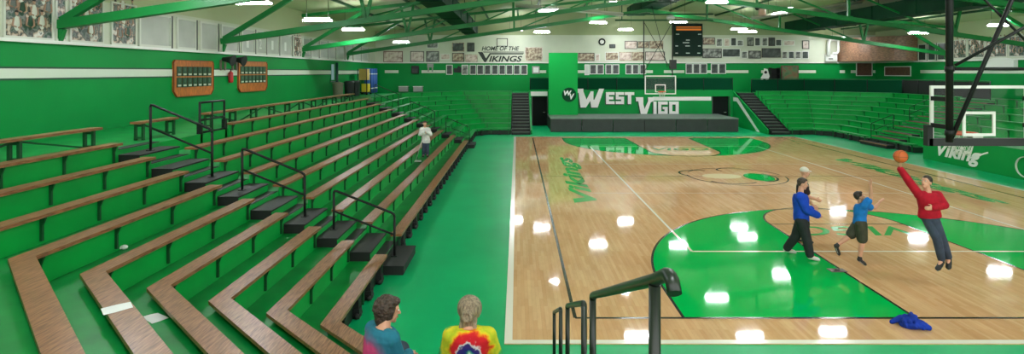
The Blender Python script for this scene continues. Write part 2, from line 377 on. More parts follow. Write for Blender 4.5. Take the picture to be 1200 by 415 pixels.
# ------------------------------------------------------------------ bleachers
RS, RI = .655, .276            # row spacing, row rise
OUT = XL; MIR = 17.1           # mirror: x -> MIR - x
X0, YN0, YF0 = -2.57, 7.35, 36.85
def P0(d): return (-.1, YN0-d)
def P1(d): return (-1.58-.414*d, YN0-d)
def P2(d): return (X0-d, 8.34-.414*d)
def P3(d): return (X0-d, 36.1+.414*d)
def P4(d): return (-1.82-.414*d, YF0+d)
def P5(d): return (-.4, YF0+d)
def mirr(pts): return [(MIR-x, y) for x, y in pts][::-1]
A0, A1, B0, B1 = 11.4, 12.8, 30.3, 31.7      # aisles on the left side
near = lambda d: [P0(d), P1(d), P2(d), (X0-d, A0)]
mid = lambda d: [(X0-d, A1), (X0-d, B0)]
far = lambda d: [(X0-d, B1), P3(d), P4(d), P5(d)]
RA0, RA1, RB = 30.1, 32.5, 28.6               # right aisle, right end
rfar = lambda d: mirr([(X0-d, RA1), P3(d), P4(d), (-.42, YF0+d)])
rmid = lambda d: mirr([(X0-d, RB), (X0-d, RA0)])
SH = .95
rnear = lambda d: mirr([(X0-d+SH, 13.0), (X0-d+SH, 26.7)])
BASEDK = mat('dark_base',(14,36,24),.6)
DM = 8.66                                  # depth to the wall
left_path = lambda d: [P0(d), P1(d), P2(d), P3(d), P4(d), P5(d)]
rpath = lambda d: mirr([(X0-d, RB), P3(d), P4(d), (-.42, YF0+d)])
st = MB()
for i in range(9):
    st.strip(left_path(RS*i+.12), left_path(DM), RI*i, RI*(i+1), 2 if i == 0 else 0, 1)
standL = tag(st.build('bleacher_stand',[GREEN_BLEACH, GREEN_TREAD, BASEDK], origin=(X0-4, 22, 0)), 'green stepped bleacher stand wrapping the left side and its corners','bleachers')
st = MB()
for i in range(9):
    st.strip(rpath(RS*i+.12), rpath(DM), RI*i, RI*(i+1), 2 if i == 0 else 0, 1)
standR = tag(st.build('bleacher_stand',[GREEN_BLEACH, GREEN_TREAD, BASEDK], origin=(MIR-X0+4, 34, 0)), 'green stepped bleacher stand in the far right corner beyond the court','bleachers')
st = MB()
rn = lambda d: rnear(d)
st.strip(rn(.40), rn(DM+SH), 0, RI*4, 0, 1)
for i in range(4, 9):
    st.strip(rn(RS*i+.12), rn(DM+SH), RI*i, RI*(i+1), 0, 1)
standN = tag(st.build('bleacher_stand',[GREEN_BLEACH, GREEN_TREAD], origin=(MIR-X0+4, 20, 0)), 'green raised bleacher stand behind the low wall with white script lettering','bleachers')
# brackets: shared mesh, front edge of the bench = local y 0, outward +y, z 0 = plank underside
def bracket_mesh(o_name, m_):
    b_ = MB(); b_.box((-.018,.06,-.33),(.018,.096,0)); b_.box((-.016,.02,-.03),(.016,.06,0)); b_.prism([(-.014,.06,-.03),(-.014,.025,-.03),(-.014,.06,-.12)],(.028,0,0))
    me_o = b_.build(o_name, m_, origin=(0,0,0)); me = me_o.data; bpy.data.objects.remove(me_o); return me
BRK_D = bracket_mesh('bracket', GREEN_BRACK); BRK_L = bracket_mesh('bracket', BRK_FAR)
def leg_mesh():
    b_ = MB(); b_.box((-.03,.02,-.375),(.03,.07,0)); b_.box((-.03,.19,-.375),(.03,.24,0)); b_.box((-.02,.07,-.07),(.02,.19,-.02)); b_.box((-.02,.07,-.34),(.02,.19,-.30))
    o = b_.build('leg', GREEN_BRACK, origin=(0,0,0)); me = o.data; bpy.data.objects.remove(o); return me
LEGM = leg_mesh()
def bench(i, path, label, group, m_, spacing, inset=.15, kind='bracket'):
    d = RS*i; zt = .43+RI*i
    A, B = path(d), path(d+.25)
    base = (sum(p[0] for p in A)/len(A), sum(p[1] for p in A)/len(A), zt-.06)
    t = thing('bleacher_bench', label, 'bench', base, group)
    MB().strip(A, B, zt-.048, zt).build('plank', m_, t)
    if kind == 'bracket' and i: MB().strip(path(d+.097), path(d+.118), RI*i+.003, zt-.0485).build('riser_board', GREEN_BLEACH, t)
    for k in range(len(A)-1):
        a = Vector(A[k]); b_ = Vector(A[k+1]); L = (b_-a).length
        if L < .5: continue
        dr = (b_-a).normalized()
        n = max(1, int(round((L-2*inset)/spacing)))
        for j in range(n+1):
            s = inset+(L-2*inset)*j/n
            if len(A) > 2 and j == n and k < len(A)-2: continue
            p = a+dr*s
            o = bpy.data.objects.new(kind, (BRK_D if m_ is BENCH_WOOD else BRK_L) if kind == 'bracket' else LEGM); COL.objects.link(o); o.parent = t
            # outward direction
            bb = Vector(B[k])+(Vector(B[k+1])-Vector(B[k]))*(s/L)
            out = Vector((-dr.y, dr.x)); 
            if out.dot(bb-p) < 0: out = -out
            ang = math.atan2(out.y, out.x)-PI/2
            o.location = Vector((p.x,p.y,zt-.049))-ORG[t.name]; o.rotation_euler = (0,0,ang)
    if kind == 'leg':                       # slanted braces under the free standing benches
        for k in range(len(A)-1):
            a = Vector(A[k]); b_ = Vector(A[k+1]); L = (b_-a).length; dr = (b_-a).normalized(); n = max(1,int(L/1.6))
            out = Vector((Vector(B[k])-a)).normalized()
            br_ = MB()
            for j in range(n):
                q0 = a+dr*(.2+(L-.4)*j/n)+out*.13; q1 = a+dr*(.2+(L-.4)*(j+1)/n)+out*.13
                zz = (zt-.40, zt-.06) if j % 2 else (zt-.06, zt-.40)
                br_.bar((q0.x,q0.y,zz[0]),(q1.x,q1.y,zz[1]),.03,.03)
            br_.build('brace', GREEN_BRACK, t)
    return t
top = lambda y0,y1: (lambda d: [(X0-d, y0), (X0-d, y1)])
for i in range(9):
    w_ = 'lowest' if i == 0 else ORD[i]
    bench(i, near, '%s brown bleacher bench up from the floor, its near left end turning a corner'%w_, 'near left wooden benches', BENCH_WOOD, 1.2)
    bench(i, mid if i < 8 else top(15.8,B0), '%s long brown bleacher bench up from the floor between the two left aisles'%w_, 'long left wooden benches', BENCH_WOOD, 1.2)
    bench(i, far, '%s green bleacher bench up from the floor in the far left corner'%w_, 'far left green benches', GREEN_SEAT, 1.5)
    bench(i, rfar, '%s green bleacher bench up from the floor in the far right corner'%w_, 'far right green benches', GREEN_SEAT, 1.5)
    bench(i, rmid, '%s short green bleacher bench up from the floor, right of the right-hand aisle'%w_, 'short right green benches', GREEN_SEAT, 1.1)
    if i >= 4:
        bench(i, rnear, '%s green bench up from the low lettered wall, behind the near glass backboard'%('lowest' if i == 4 else ORD[i-4]), 'green benches behind the near backboard', GREEN_SEAT, 1.5)
bench(9, top(6.2,11.75), 'free-standing wooden bench on the top walkway nearest the camera by the left wall', 'top walkway benches', BENCH_WOOD, 1.6, .2, 'leg')
bench(9, top(12.94,14.4), 'short free-standing wooden bench on the top walkway behind the highest handrail', 'top walkway benches', BENCH_WOOD, 1.1, .15, 'leg')
bench(9, top(15.8,30.0), 'long free-standing wooden bench with slanted braces on the top walkway below the trophy boards', 'top walkway benches', BENCH_WOOD, 1.4, .2, 'leg')
# dark floor pads in front of the lowest benches
pad = MB(); pad.box((-.08,-.02,0),(.08,.1,.16)); pad.box((-.05,.0,.16),(.05,.1,.30)); pad.cap((-.09,.02,.05),(.09,.02,.05),.05,.05,8)
po = pad.build('foot_block', BLACKP, origin=(0,0,0)); PADM = po.data; bpy.data.objects.remove(po)
def pads(stand, path, spacing):
    A = path(.03)
    for k in range(len(A)-1):
        a = Vector(A[k]); b_ = Vector(A[k+1]); L = (b_-a).length; n = max(1,int(L/spacing)); dr = (b_-a).normalized()
        for j in range(n):
            p = a+dr*(L*(j+.5)/n); out = Vector((-dr.y,dr.x)); ref = Vector(path(.5)[k])+ (Vector(path(.5)[k+1])-Vector(path(.5)[k]))*((j+.5)/n)-p
            if out.dot(ref) < 0: out = -out
            o = bpy.data.objects.new('foot_block', PADM); COL.objects.link(o); o.parent = stand
            o.location = Vector((p.x,p.y,0.001))-ORG[stand.name]; o.rotation_euler = (0,0,math.atan2(out.y,out.x)-PI/2)
pads(standL, lambda d: [P2(d),(X0-d,A0)], .75); pads(standL, lambda d: [(X0-d,A1),(X0-d,B0)], .8); pads(standL, far, .8)
pads(standR, rpath, .8)
# aisle steps: black half steps with green fronts
def steps(stand, y0, y1, mirror=False, n=9, wood=False):
    for i in range(n):
        fr = X0-(RS*i+.12); z0 = RI*i
        xs = sorted((fr, fr+.42))
        if mirror: xs = sorted((MIR-xs[0], MIR-xs[1]))
        front = xs[1] if not mirror else xs[0]; bk = xs[0] if not mirror else xs[1]
        sgn = 1 if not mirror else -1
        s_ = MB(); zt = z0+RI*.68
        s_.box((xs[0],y0+.04,z0),(xs[1],y1-.04,zt-.03),1)
        s_.box((min(front,front+.012*sgn),y0+.04,z0+.02),(max(front,front+.012*sgn),y1-.04,zt-.035),0 if i else 1)
        s_.box((min(bk,front+.02*sgn),y0+.02,zt-.03),(max(bk,front+.02*sgn),y1-.02,zt),1)
        # black covering on the stand's own tread behind it
        x2 = sorted((fr-.02, fr-.02-.24)); 
        if mirror: x2 = sorted((MIR-x2[0], MIR-x2[1]))
        s_.box((x2[0],y0+.02,z0+RI),(x2[1],y1-.02,z0+RI+.012),1)
        if wood: s_.box((min(front,front+.05*sgn),y0+.02,zt-.035),(max(front,front+.05*sgn),y1-.02,zt+.004),2)
        s_.build('aisle_step', [GREEN_BLEACH, BLACKP, BENCH_WOOD], stand)
steps(standL, A0, A1); steps(standL, B0, B1); steps(standR, RA0, RA1, True, wood=True)
# handrails
def handrail(label, p_lo, p_hi, zlo, zhi, r=.026, midrail=True, group=None, end=None, m_=BLACK, name='handrail'):
    """p_lo,p_hi top corners (lower and upper end); posts go down to zlo / zhi"""
    a = Vector(p_lo); b_ = Vector(p_hi)
    t = thing(name, label, 'handrail', (a.x,a.y,zlo), group)
    d = (b_-a); k = .07/d.length
    top_ = [(a.x,a.y,a.z-.06), tuple(a+d*k*.2-Vector((0,0,.015))), tuple(a+d*k), tuple(b_-d*k), tuple(b_-d*k*.2-Vector((0,0,.015))), (b_.x,b_.y,b_.z-.06)]
    MB().tube(top_, r, 10).build('top_rail', m_, t)
    MB().tube([(a.x,a.y,zlo),(a.x,a.y,a.z-.06)], r, 10).build('post', m_, t)
    MB().tube([(b_.x,b_.y,zhi),(b_.x,b_.y,b_.z-.06)], r, 10).build('post', m_, t)
    if midrail:
        dz = Vector((0,0,(a.z-zlo)*.5)); MB().tube([a-dz+d*.02, b_-dz-d*.02], r*.85, 8).build('mid_rail', m_, t)
    for p,z in ((a,zlo),(b_,zhi)): MB().box((p.x-.06,p.y-.06,z),(p.x+.06,p.y+.06,z+.012)).build('base_plate', m_, t)
    return t
def tread_z(d): 
    i = math.floor((d-.12)/RS)+1
    return max(0, RI*i) if d > .12 else 0
G_H = 'aisle handrails'; FARRAIL = mat('far_rail_green',(6,44,26),.5)
Yr = 12.05
def lrail(x0, x1, z0, z1, Y, label, mirror=False, back=None):
    zl = tread_z(X0-x0); zh = tread_z(X0-x1)
    def fix(x, z):                                    # stand on the half step where there is one
        dd = X0-x; i = math.floor((dd-.12)/RS)+1
        return max(z, 0)+(RI*.68 if (RS*i+.12-dd) < .43 and dd < RS*9 else .0121)
    mx = (lambda x: MIR-x) if mirror else (lambda x: x)
    return handrail(label, (mx(x0),Y,z0), (mx(x1),Y,z1), fix(x0,zl), fix(x1,zh), group=G_H, r=.026 if Y < 20 else .021, m_=BLACK if Y < 20 else FARRAIL)
lrail(-2.57,-3.84,1.07,1.57,Yr,'black handrail lowest of the three on the nearest left step aisle')
lrail(-4.45,-5.76,1.91,2.45,Yr,'black handrail middle of the three on the nearest left step aisle')
lrail(-6.39,-7.68,2.83,3.37,Yr,'black handrail highest of the three on the nearest left step aisle')
lrail(-2.57,-3.84,1.07,1.57,31.0,'dark handrail lowest of the three on the far left step aisle')
lrail(-4.45,-5.76,1.91,2.45,31.0,'dark handrail middle of the three on the far left step aisle')
lrail(-6.39,-7.68,2.83,3.37,31.0,'dark handrail highest of the three on the far left step aisle')
lrail(-2.75,-4.0,1.15,1.65,32.25,'dark handrail lower of the two on the right-hand step aisle', True)
lrail(-4.9,-6.2,2.05,2.6,32.25,'dark handrail upper of the two on the right-hand step aisle', True)
# guard frame at the top of the near aisle
gx = -7.98; gz = RI*8
t = thing('guard_frame','black double-bar guard frame at the top of the nearest left aisle','guard rail',(gx,15.05,gz))
for y in (14.46,15.06,15.67): MB().tube([(gx,y,gz),(gx,y,gz+1.08)],.03 if y != 15.06 else .02,8).build('post',BLACK,t)
for z in (1.06,.62,.3): MB().tube([(gx,14.46,gz+z),(gx,15.67,gz+z)],.028,8).build('bar',BLACK,t)
MB().box((gx-.02,14.46,gz+.04),(gx+.02,15.67,gz+.2)).build('kick_board',BLACK,t)
for y in (14.46,15.67):
    MB().box((gx-.05,y-.05,gz),(gx+.05,y+.05,gz+.55)).build('post_sleeve',BLACK,t)
# near end handrails in front of the camera
GREENBLK = mat('dark_green_rail',(16,28,20),.35,spec=.45)
def nearrail(ya, yb, za, zb, label, ext=False, r=.0235):
    def zt(y): return tread_z(YN0-y)
    x = .5; t = thing('handrail', label, 'handrail', (x,yb,zt(yb)), 'near end handrails')
    pts = [(x,yb,zb-.03),(x,yb-.01,zb-.008),(x,yb-.05,zb+.012)]
    if ext: pts += [(x,ya+.02,za+.005),(x,ya-.10,za+.06),(x,ya-.16,za+.088),(x,ya-.20,za+.10),(x,ya-.235,za+.095),(x,ya-.265,za+.065)]
    else: pts += [(x,ya+.05,za-.012),(x,ya+.01,za-.008),(x,ya,za-.03)]
    MB().tube(pts, r, 14).build('top_rail', GREENBLK, t)
    MB().tube([(x,yb,zt(yb)),(x,yb,zb-.02)], r*.95, 12).build('post', GREENBLK, t)
    MB().tube([(x,ya,zt(ya)),(x,ya,za-.005)], r*.95, 12).build('post', GREENBLK, t)
nearrail(2.09,3.8,3.28,2.58,'dark handrail nearest the camera with a downturned rounded end',True)
nearrail(4.3,5.7,2.31,1.74,'dark handrail second from the camera, in front of the wooden court')
nearrail(6.6,7.75,1.32,.82,'dark handrail third and farthest from the camera, left of the other two')
# near end stand rows right of the near aisle are out of view; aisle steps carry the rails
st = MB()
for i in range(9):
    st.box((-.1, -1.0, RI*i),(1.1, YN0-(RS*i+.12), RI*(i+1)), 0)
    st.box((-.08, YN0-(RS*i+.12)-.0, RI*i),(1.08, YN0-(RS*i+.12)+.33, RI*i+RI*.0+.012), 1)
tag(st.build('aisle_stairs',[GREEN_TREAD,BLACKP],origin=(.5,3,0)),'green stair aisle descending in front of the camera under the dark handrails','stairs')
# ------------------------------------------------------------------ lettered wall on the right
fw = MB(); fx = 18.92
fw.box((fx,13,0),(fx+.08,26.8,1.12)); fw.box((fx+.08,26.72,0),(fx+1.1,26.8,1.12))
fasc = tag(fw.build('low_wall',GREEN_WALL),'low green wall with white script lettering in front of the right bleachers','low wall')
t = MB(); text(t,'Viking',(fx-.012,25.85,.10),(0,-1,0),(0,0,1),2.45,.80,.012,0,.35,.03)
t.bar((fx-.006,24.0,.45),(fx-.006,23.1,.80),.012,.06,0); t.build('script_lettering',WHITE,fasc)
o_ = MB(); ctr = (fx-.004, 21.35, .50)
for k in range(40):
    a0, a1 = .5+k*5.1/40, .5+(k+1)*5.1/40
    o_.bar((ctr[0],ctr[1]-.42*math.cos(a0),ctr[2]+.38*math.sin(a0)),(ctr[0],ctr[1]-.42*math.cos(a1),ctr[2]+.38*math.sin(a1)),.015,.13,0,(1,0,0))
o_.build('letter_ring',WHITE,fasc)
# ------------------------------------------------------------------ far stairs
def far_stairs(x0, x1, label):
    t = thing('far_stairs', label, 'stairs', ((x0+x1)/2, YF0, 0), 'black stairs at the far end')
    n = 14; rise = RI*9/n; run = 5.9/n
    for k in range(n):
        y = YF0+run*k
        s_ = MB(); s_.box((x0+.03,y,rise*k+.0),(x1-.03,YF0+5.9,rise*(k+1)-.035),0); s_.box((x0+.02,y-.03,rise*(k+1)-.035),(x1-.02,y+run,rise*(k+1)),1)
        s_.build('step',[BLACKP, mat('step_nosing',(70,84,74),.5)],t)
    for x in (x0+.01,x1-.04):
        MB().prism([(x,YF0-.05,0),(x,YF0+5.9,0),(x,YF0+5.9,RI*9+.05),(x,YF0-.05,.22)],(.03,0,0)).build('stringer',BLACK,t)
far_stairs(-.37,.86,'black straight stairs at far left leading up to the walkway, left of the stage')
far_stairs(16.27,17.48,'black stairs at far right leading up beside the white striped wall')
# ------------------------------------------------------------------ recess behind the stage
YR = 43.0; ZW = RI*9
r_ = MB(); X1, X2 = .97, 16.15
r_.box((X1+1.28,YR,0),(14.62,YR+.2,2.66)); r_.box((15.85,YR,0),(X2,YR+.2,2.66)); r_.box((X1,YR,0),(X1+.18,YR+.2,2.66))
r_.box((X1+.18,YR,2.2),(X1+1.28,YR+.2,2.66)); r_.box((14.62,YR,2.2),(15.85,YR+.2,2.66))
struct(r_.build('wall_recess',GREEN_WALL,origin=(8,YR,0)))
struct(MB().box((-.42,YR+.21,ZW-.2),(17.52,YB-.01,ZW)).box((-.40,YF0+5.91,ZW-.2),(.86,YR+.21,ZW)).box((16.26,YF0+5.91,ZW-.2),(17.5,YR+.21,ZW)).build('floor_walkway',GREEN_TREAD))
dk = mat('doorway_shade',(20,26,24),.7,spec=.1)  # near-black colour stands in for the shade inside the openings
for n_,(x0,x1,ddx) in enumerate(((X1+.18,X1+1.28,0),(14.62,15.85,0))):
    d_ = MB(); d_.box((x0,YR+.21,0),(x1,YR+.26,2.2)); o = struct(d_.build('door_%d'%(n_+1),dk))
    l_ = MB(); l_.box((x0-.06,YR-.03,0),(x0,YR,2.2)); l_.box((x1,YR-.03,0),(x1+.06,YR,2.2)); l_.build('door_frame',mat('door_frame_grey',(60,66,62),.4),o)
    MB().cap((x1-.15,YR+.19,1.0),(x1-.30,YR+.19,1.0),.02,.02,8).build('door_handle',STEEL,o)
trim((X1+.05,YR-.06,2.24),(X1+1.3,YR,2.56),WHITE)
for nm,x0,x1 in (('wall_stage_left',.87,.97),('wall_stage_right',16.15,16.25)):
    w = MB(); w.prism([(x0,37.1,0),(x0,YR+.2,0),(x0,YR+.2,2.66),(x0,37.1,.30)],(x1-x0,0,0)); struct(w.build(nm,GREEN_WALL))
    xs = x1 if x0 < 5 else x0-.012
    s_ = MB(); s_.prism([(xs,38.3,.02),(xs,38.75,.02),(xs,42.3,1.86),(xs,YR-.02,1.86),(xs,YR-.02,2.14),(xs,42.1,2.14)],(.012,0,0)); n_tr += 1
    struct(s_.build('trim_%d'%n_tr,WHITE))
# stripe along the recess wall, leaving the V
trim((U(765,0,YR).x,YR-.015,1.89),(14.5,YR+.005,2.17),WHITE)
# stage platform
t = thing('stage_platform','low stage with dark grey skirt panels in front of the white block letters','stage',(8.5,40.4,0))
sx0, sx1, sy0, sy1, sz = 2.23, 14.85, 38.5, 42.6, .92
MB().box((sx0,sy0,sz-.06),(sx1,sy1,sz)).build('deck',GREY_TOP,t)
nP = 6
for k in range(nP):
    a, b_ = sx0+(sx1-sx0)*k/nP, sx0+(sx1-sx0)*(k+1)/nP
    q = MB(); q.box((a+.02,sy0+.03,.03),(b_-.02,sy0+.07,sz-.06)); q.build('skirt_panel',GREY,t)
for x in (sx0+.02,sx1-.06): MB().box((x,sy0+.08,.03),(x+.04,sy1,sz-.06)).build('side_panel',GREY,t)
for x in (sx0+.05,(sx0+sx1)/2,sx1-.15):
    for y in (sy0+.12,sy1-.2): MB().box((x,y,0),(x+.08,y+.08,sz-.06)).build('stage_leg',BLACK,t)
# tall green board with shield
by = 41.6; bx0, bx1 = U(643,0,by).x, U(677,0,by).x
t = thing('tall_board','tall bright green panel with a round shield emblem at the stage left end','panel',((bx0+bx1)/2,by,sz))
MB().box((bx0,by,sz),(bx1,by+.08,5.42)).build('board',GREEN_PANEL,t)
for x in (bx0+.3,bx1-.4): MB().prism([(x,by+.08,sz),(x,by+.6,sz),(x,by+.08,2.6)],(.06,0,0)).build('strut',GREEN_BRACK,t)
sc = U(667,111,by-.02); sh = MB(); sh.tube([sc+Vector((0,.02,0)),sc-Vector((0,.02,0))],.52,32); sh.build('shield',mat('shield_green',(0,66,36),.6,spec=.15),t)
e = MB(); text(e,'W',(sc.x-.40,sc.y-.025,sc.z-.06),(1,0,0),(0,0,1),.58,.36,.012,0,.2,.04); text(e,'V',(sc.x+.02,sc.y-.03,sc.z-.34),(1,0,0),(0,0,1),.36,.42,.012,0,.2,.04); e.build('emblem_letters',WHITE,t)
# WEST VIGO block letters
LETW = mat('block_letter_white',(236,232,230),.5)
t = thing('wall_lettering','white block letters WEST VIGO on the green wall behind the stage','sign',(8.0,YR,1.0))
def letter(ch, px0, py0, px1, py1):
    a = U(px0,py1,YR); b_ = U(px1,py0,YR); w_ = b_.x-a.x; h_ = b_.z-a.z
    strokes = {
     'W': [[(-.02,1),(.24,1),(.24,.86),(.36,.42),(.52,.86),(.62,.86),(.62,.42),(.66,.42),(.84,1),(1.02,1),(.78,0),(.54,0),(.50,.36),(.34,0),(.14,0),(.06,.78),(-.02,.78)]],
     'V': [[(-.05,1),(.42,1),(.42,.62),(.50,.34),(.74,.78),(.74,1),(1.1,1),(1.1,.80),(.90,.72),(.62,0),(.28,0),(.10,.78),(-.05,.78)]],
     'E': [[(0,0),(1,0),(1,.24),(.34,.24),(.34,.39),(.86,.39),(.86,.62),(.34,.62),(.34,.77),(1,.77),(1,1),(0,1)]],
     'S': [[(0,0),(1,0),(1,.62),(.34,.62),(.34,.77),(1,.77),(1,1),(0,1),(0,.39),(.66,.39),(.66,.24),(0,.24)]],
     'T': [[(.33,0),(.68,0),(.68,.76),(1,.76),(1,1),(0,1),(0,.76),(.33,.76)]],
     'I': [[(0,0),(1,0),(1,1),(0,1)]],
     'G': [[(0,0),(1,0),(1,.58),(.5,.58),(.5,.40),(.68,.40),(.68,.24),(.32,.24),(.32,.77),(1,.77),(1,1),(0,1)]],
     'O': [[(0,0),(1,0),(1,1),(.5,1),(.5,.77),(.68,.77),(.68,.24),(.32,.24),(.32,.77),(.5,.77),(.5,1),(0,1)]]}[ch]
    s_ = MB(); q = MB()
    for p in strokes:
        s_.prism([(a.x+u*w_,YR-.001,a.z+v*h_) for u,v in p],(0,-.10,0))
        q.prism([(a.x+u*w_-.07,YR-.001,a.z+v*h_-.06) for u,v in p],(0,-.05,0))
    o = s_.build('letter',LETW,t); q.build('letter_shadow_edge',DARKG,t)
for ch,*bx in (('W',676,104,707,126),('E',710,108,720,122),('S',721.5,108,731,122),('T',732,108,743,122),('V',746,114,764,135),('I',765.5,119,769,134),('G',771,119,782,134),('O',784,119,795,134)): letter(ch,*bx)
# railings along the top
RAILP = mat('rail_mesh_green',(0,60,36),.85,spec=.1)
def railing(pts, label, z0, z1, n_each, m_=RAILP):
    pts = [Vector(p) for p in pts]; c_ = sum(pts, Vector((0,0)))/len(pts)
    t = thing('walkway_railing', label, 'railing', (c_.x,c_.y,z0), 'railings of the top walkway')
    for k in range(len(pts)-1):
        a, b_ = pts[k], pts[k+1]; L = (b_-a).length; n = max(1,int(round(L/n_each)))
        for j in range(n):
            p = a+(b_-a)*(j/n); q = a+(b_-a)*((j+1)/n); d = (q-p).normalized()*.03
            MB().bar((p.x+d.x,p.y+d.y,(z0+z1)/2),(q.x-d.x,q.y-d.y,(z0+z1)/2),.02,z1-z0-.1).build('mesh_panel',m_,t)
            MB().tube([(p.x,p.y,z0),(p.x,p.y,z1)],.03,8).build('post',BLACK,t)
        MB().tube([(a.x,a.y,z1),(b_.x,b_.y,z1)],.025,8).build('top_rail',GREEN_BRACK,t)
    q = pts[-1]; MB().tube([(q.x,q.y,z0),(q.x,q.y,z1)],.03,8).build('post',BLACK,t)
railing([(X1,YR+.12),(X2,YR+.12)],'dark green mesh railing on top of the lettered wall behind the stage',2.66,3.6,2.1)
railing([(17.55,YF0+6.25),(MIR-P4(6.25)[0],YF0+6.25),(MIR-P3(6.25)[0],P3(6.25)[1])],'dark green mesh railing above the far right corner bleachers',ZW,3.5,1.9)
bc = [(MIR-P3(6.25)[0],P3(6.25)[1]-.1),(MIR-P3(6.25)[0],31.5)]
railing(bc,'railing draped with black cloth along the top of the right bleachers',ZW,3.52,1.4,BLACKP)
# ------------------------------------------------------------------ roof trusses
def zb(x): return 5.2+.146*((x-XL) if x < XM else (XR-x))
def zt_(x): return zroof(x)-.22
def truss(Y, label):
    t = thing('roof_truss', label, 'truss', (XL,Y,5.05), 'green roof trusses')
    for s in (-1,1):
        xe = XL if s < 0 else XR
        MB().bar((xe-s*.0,Y,5.2),(XM,Y,zb(XM)),.22,.22).build('bottom_chord',GREEN_TRUSS,t)
        MB().bar((xe,Y,zt_(xe)),(XM,Y,zt_(XM)),.18,.16).build('top_chord',GREEN_TRUSS,t)
        mx = lambda x: x if s < 0 else 2*XM-x
        MB().bar((mx(XL+.1),Y,5.3),(mx(-7.75),Y,zt_(-7.75)),.14,.17).build('end_diagonal',GREEN_TRUSS,t)
        MB().bar((mx(XL+.12),Y,5.1),(mx(XL+.02),Y,4.82),.12,.12).build('end_bracket',GREEN_TRUSS,t)
        MB().bar((mx(-5.75),Y,zb(-5.75)),(mx(-6.1),Y,zt_(-6.1)),.12,.12).build('web_member',GREEN_TRUSS,t)
        MB().bar((mx(-5.75),Y,zb(-5.75)),(mx(-5.4),Y,zt_(-5.4)),.12,.12).build('web_member',GREEN_TRUSS,t)
        MB().bar((mx(-.2),Y,zb(-.2)),(mx(-.2),Y,zt_(-.2)),.12,.12).build('web_member',GREEN_TRUSS,t)
        MB().bar((mx(-5.3),Y,zb(-5.3)),(mx(-.4),Y,zt_(-.4)),.08,.08).build('web_member',GREEN_TRUSS,t)
        MB().bar((mx(0),Y,zb(0)),(mx(4.6),Y,zt_(4.6)),.08,.08).build('web_member',GREEN_TRUSS,t)
        MB().bar((mx(4.6),Y,zb(4.6)),(mx(4.6),Y,zt_(4.6)),.1,.1).build('web_member',GREEN_TRUSS,t)
    MB().bar((XM,Y,zb(XM)),(XM,Y,zt_(XM)),.12,.12).build('web_member',GREEN_TRUSS,t)
TY = (14.1,21.9,30.1,38.0)
for Y,l in zip(TY,('nearest green roof truss, its bright end by the wall murals','second green roof truss, its end above the two trophy boards','third green roof truss, one bay nearer than the last','farthest green roof truss, nearest the back wall')): truss(Y,l)
# sway rods between the trusses and purlins
k = 0
for x in (-8.6,-5.75,-2.2,1.4,5.0,12.1,15.7,19.3,22.9,25.7):
    tag(MB().bar((x,YN+.1,zroof(x)-.07),(x,YB-.02,zroof(x)-.07),.09,.12).build('roof_purlin',GREEN_BRACK), '%s thin green purlin from the left wall running along the ceiling to the back wall'%ORD[k],'purlin','ceiling purlins'); k += 1
k = 0
for x in (-5.75,-.2,17.35,22.9):
    for a,b_ in zip(TY[:-1],TY[1:]):
        o = MB(); o.tube([(x+.25,a+.1,zb(x+.25)+.15),(x+.25,b_-.1,zt_(x+.25)-.12)],.04,8)
        where = ('leftmost','left inner','right inner','rightmost')[(-5.75,-.2,17.35,22.9).index(x)]
        bay = {14.1:'the two nearest trusses',21.9:'the two middle trusses',30.1:'the two farthest trusses'}[a]
        tag(o.build('sway_rod',GREEN_TRUSS), '%s slanting green roof rod between %s'%(where,bay),'rod','sway rods')
# ducts
def duct(x, z, w, h, y0, y1, label):
    t = thing('air_duct',label,'duct',(x,(y0+y1)/2,z),'long green ceiling ducts')
    MB().box((x-w/2,y0,z),(x+w/2,y1,z+h)).build('duct_body',GREEN_DARK,t)
    y = y0+1.2
    while y < y1:
        f = MB(); f.box((x-w/2-.03,y,z-.03),(x+w/2+.03,y+.05,z)); f.box((x-w/2-.03,y,z),(x-w/2,y+.05,z+h)); f.box((x+w/2,y,z),(x+w/2+.03,y+.05,z+h)); f.build('flange',GREEN_DARK,t)
        y += 3.6
    for y in (16.0,24.0,32.0,40.0):
        for sx in (-1,1): MB().tube([(x+sx*w*.4,y,z+h),(x+sx*w*.4,y,zroof(x+sx*w*.4)-.02)],.02,6).build('hanger',GREEN_DARK,t)
duct(-3.3,6.72,.95,.7,6,41.5,'dark green air duct along the left side of the ceiling')
duct(8.85,8.22,1.3,.62,8,43,'dark green air duct along the middle of the ceiling')
duct(20.6,6.95,1.2,.8,6,43,'dark green air duct along the right side of the ceiling')
# ------------------------------------------------------------------ lights
TUBE = emit('fluorescent_lamp',(246,250,255),38); UP_FILL = emit('ceiling_fill_glow',(246,250,255),14)
HOUS = mat('lamp_housing',(150,154,146),.5)
def fixture(px, py, Y, label, group, X=None, Z=None, w=1.12):
    p = U(px,py,Y) if px is not None else Vector((X,Y,Z))
    t = thing('fluorescent_light',label,'ceiling light',(p.x,Y,p.z),group)
    h = MB(); h.prism([(p.x-w/2,Y-.16,p.z+.03),(p.x-w/2,Y+.16,p.z+.03),(p.x-w/2,Y+.10,p.z+.09),(p.x-w/2,Y-.10,p.z+.09)],(w,0,0)); h.build('housing',HOUS,t)
    l = MB(); l.box((p.x-w/2+.02,Y-.11,p.z-.02),(p.x+w/2-.02,Y+.11,p.z+.029)); l.build('lamp',TUBE,t)
    l = MB(); l.box((p.x-w/2+.06,Y-.085,p.z+.091),(p.x+w/2-.06,Y+.085,p.z+.10)); l.build('added_up_glow',UP_FILL,t)  # glowing top strip added to each fixture to brighten the ceiling
    for s in (-1,1):
        x = p.x+s*w*.38; MB().tube([(x,Y,p.z+.09),(x,Y,zroof(x)-.01)],.008,6).build('suspension',BLACK,t)
LG = 'hanging fluorescent lights'
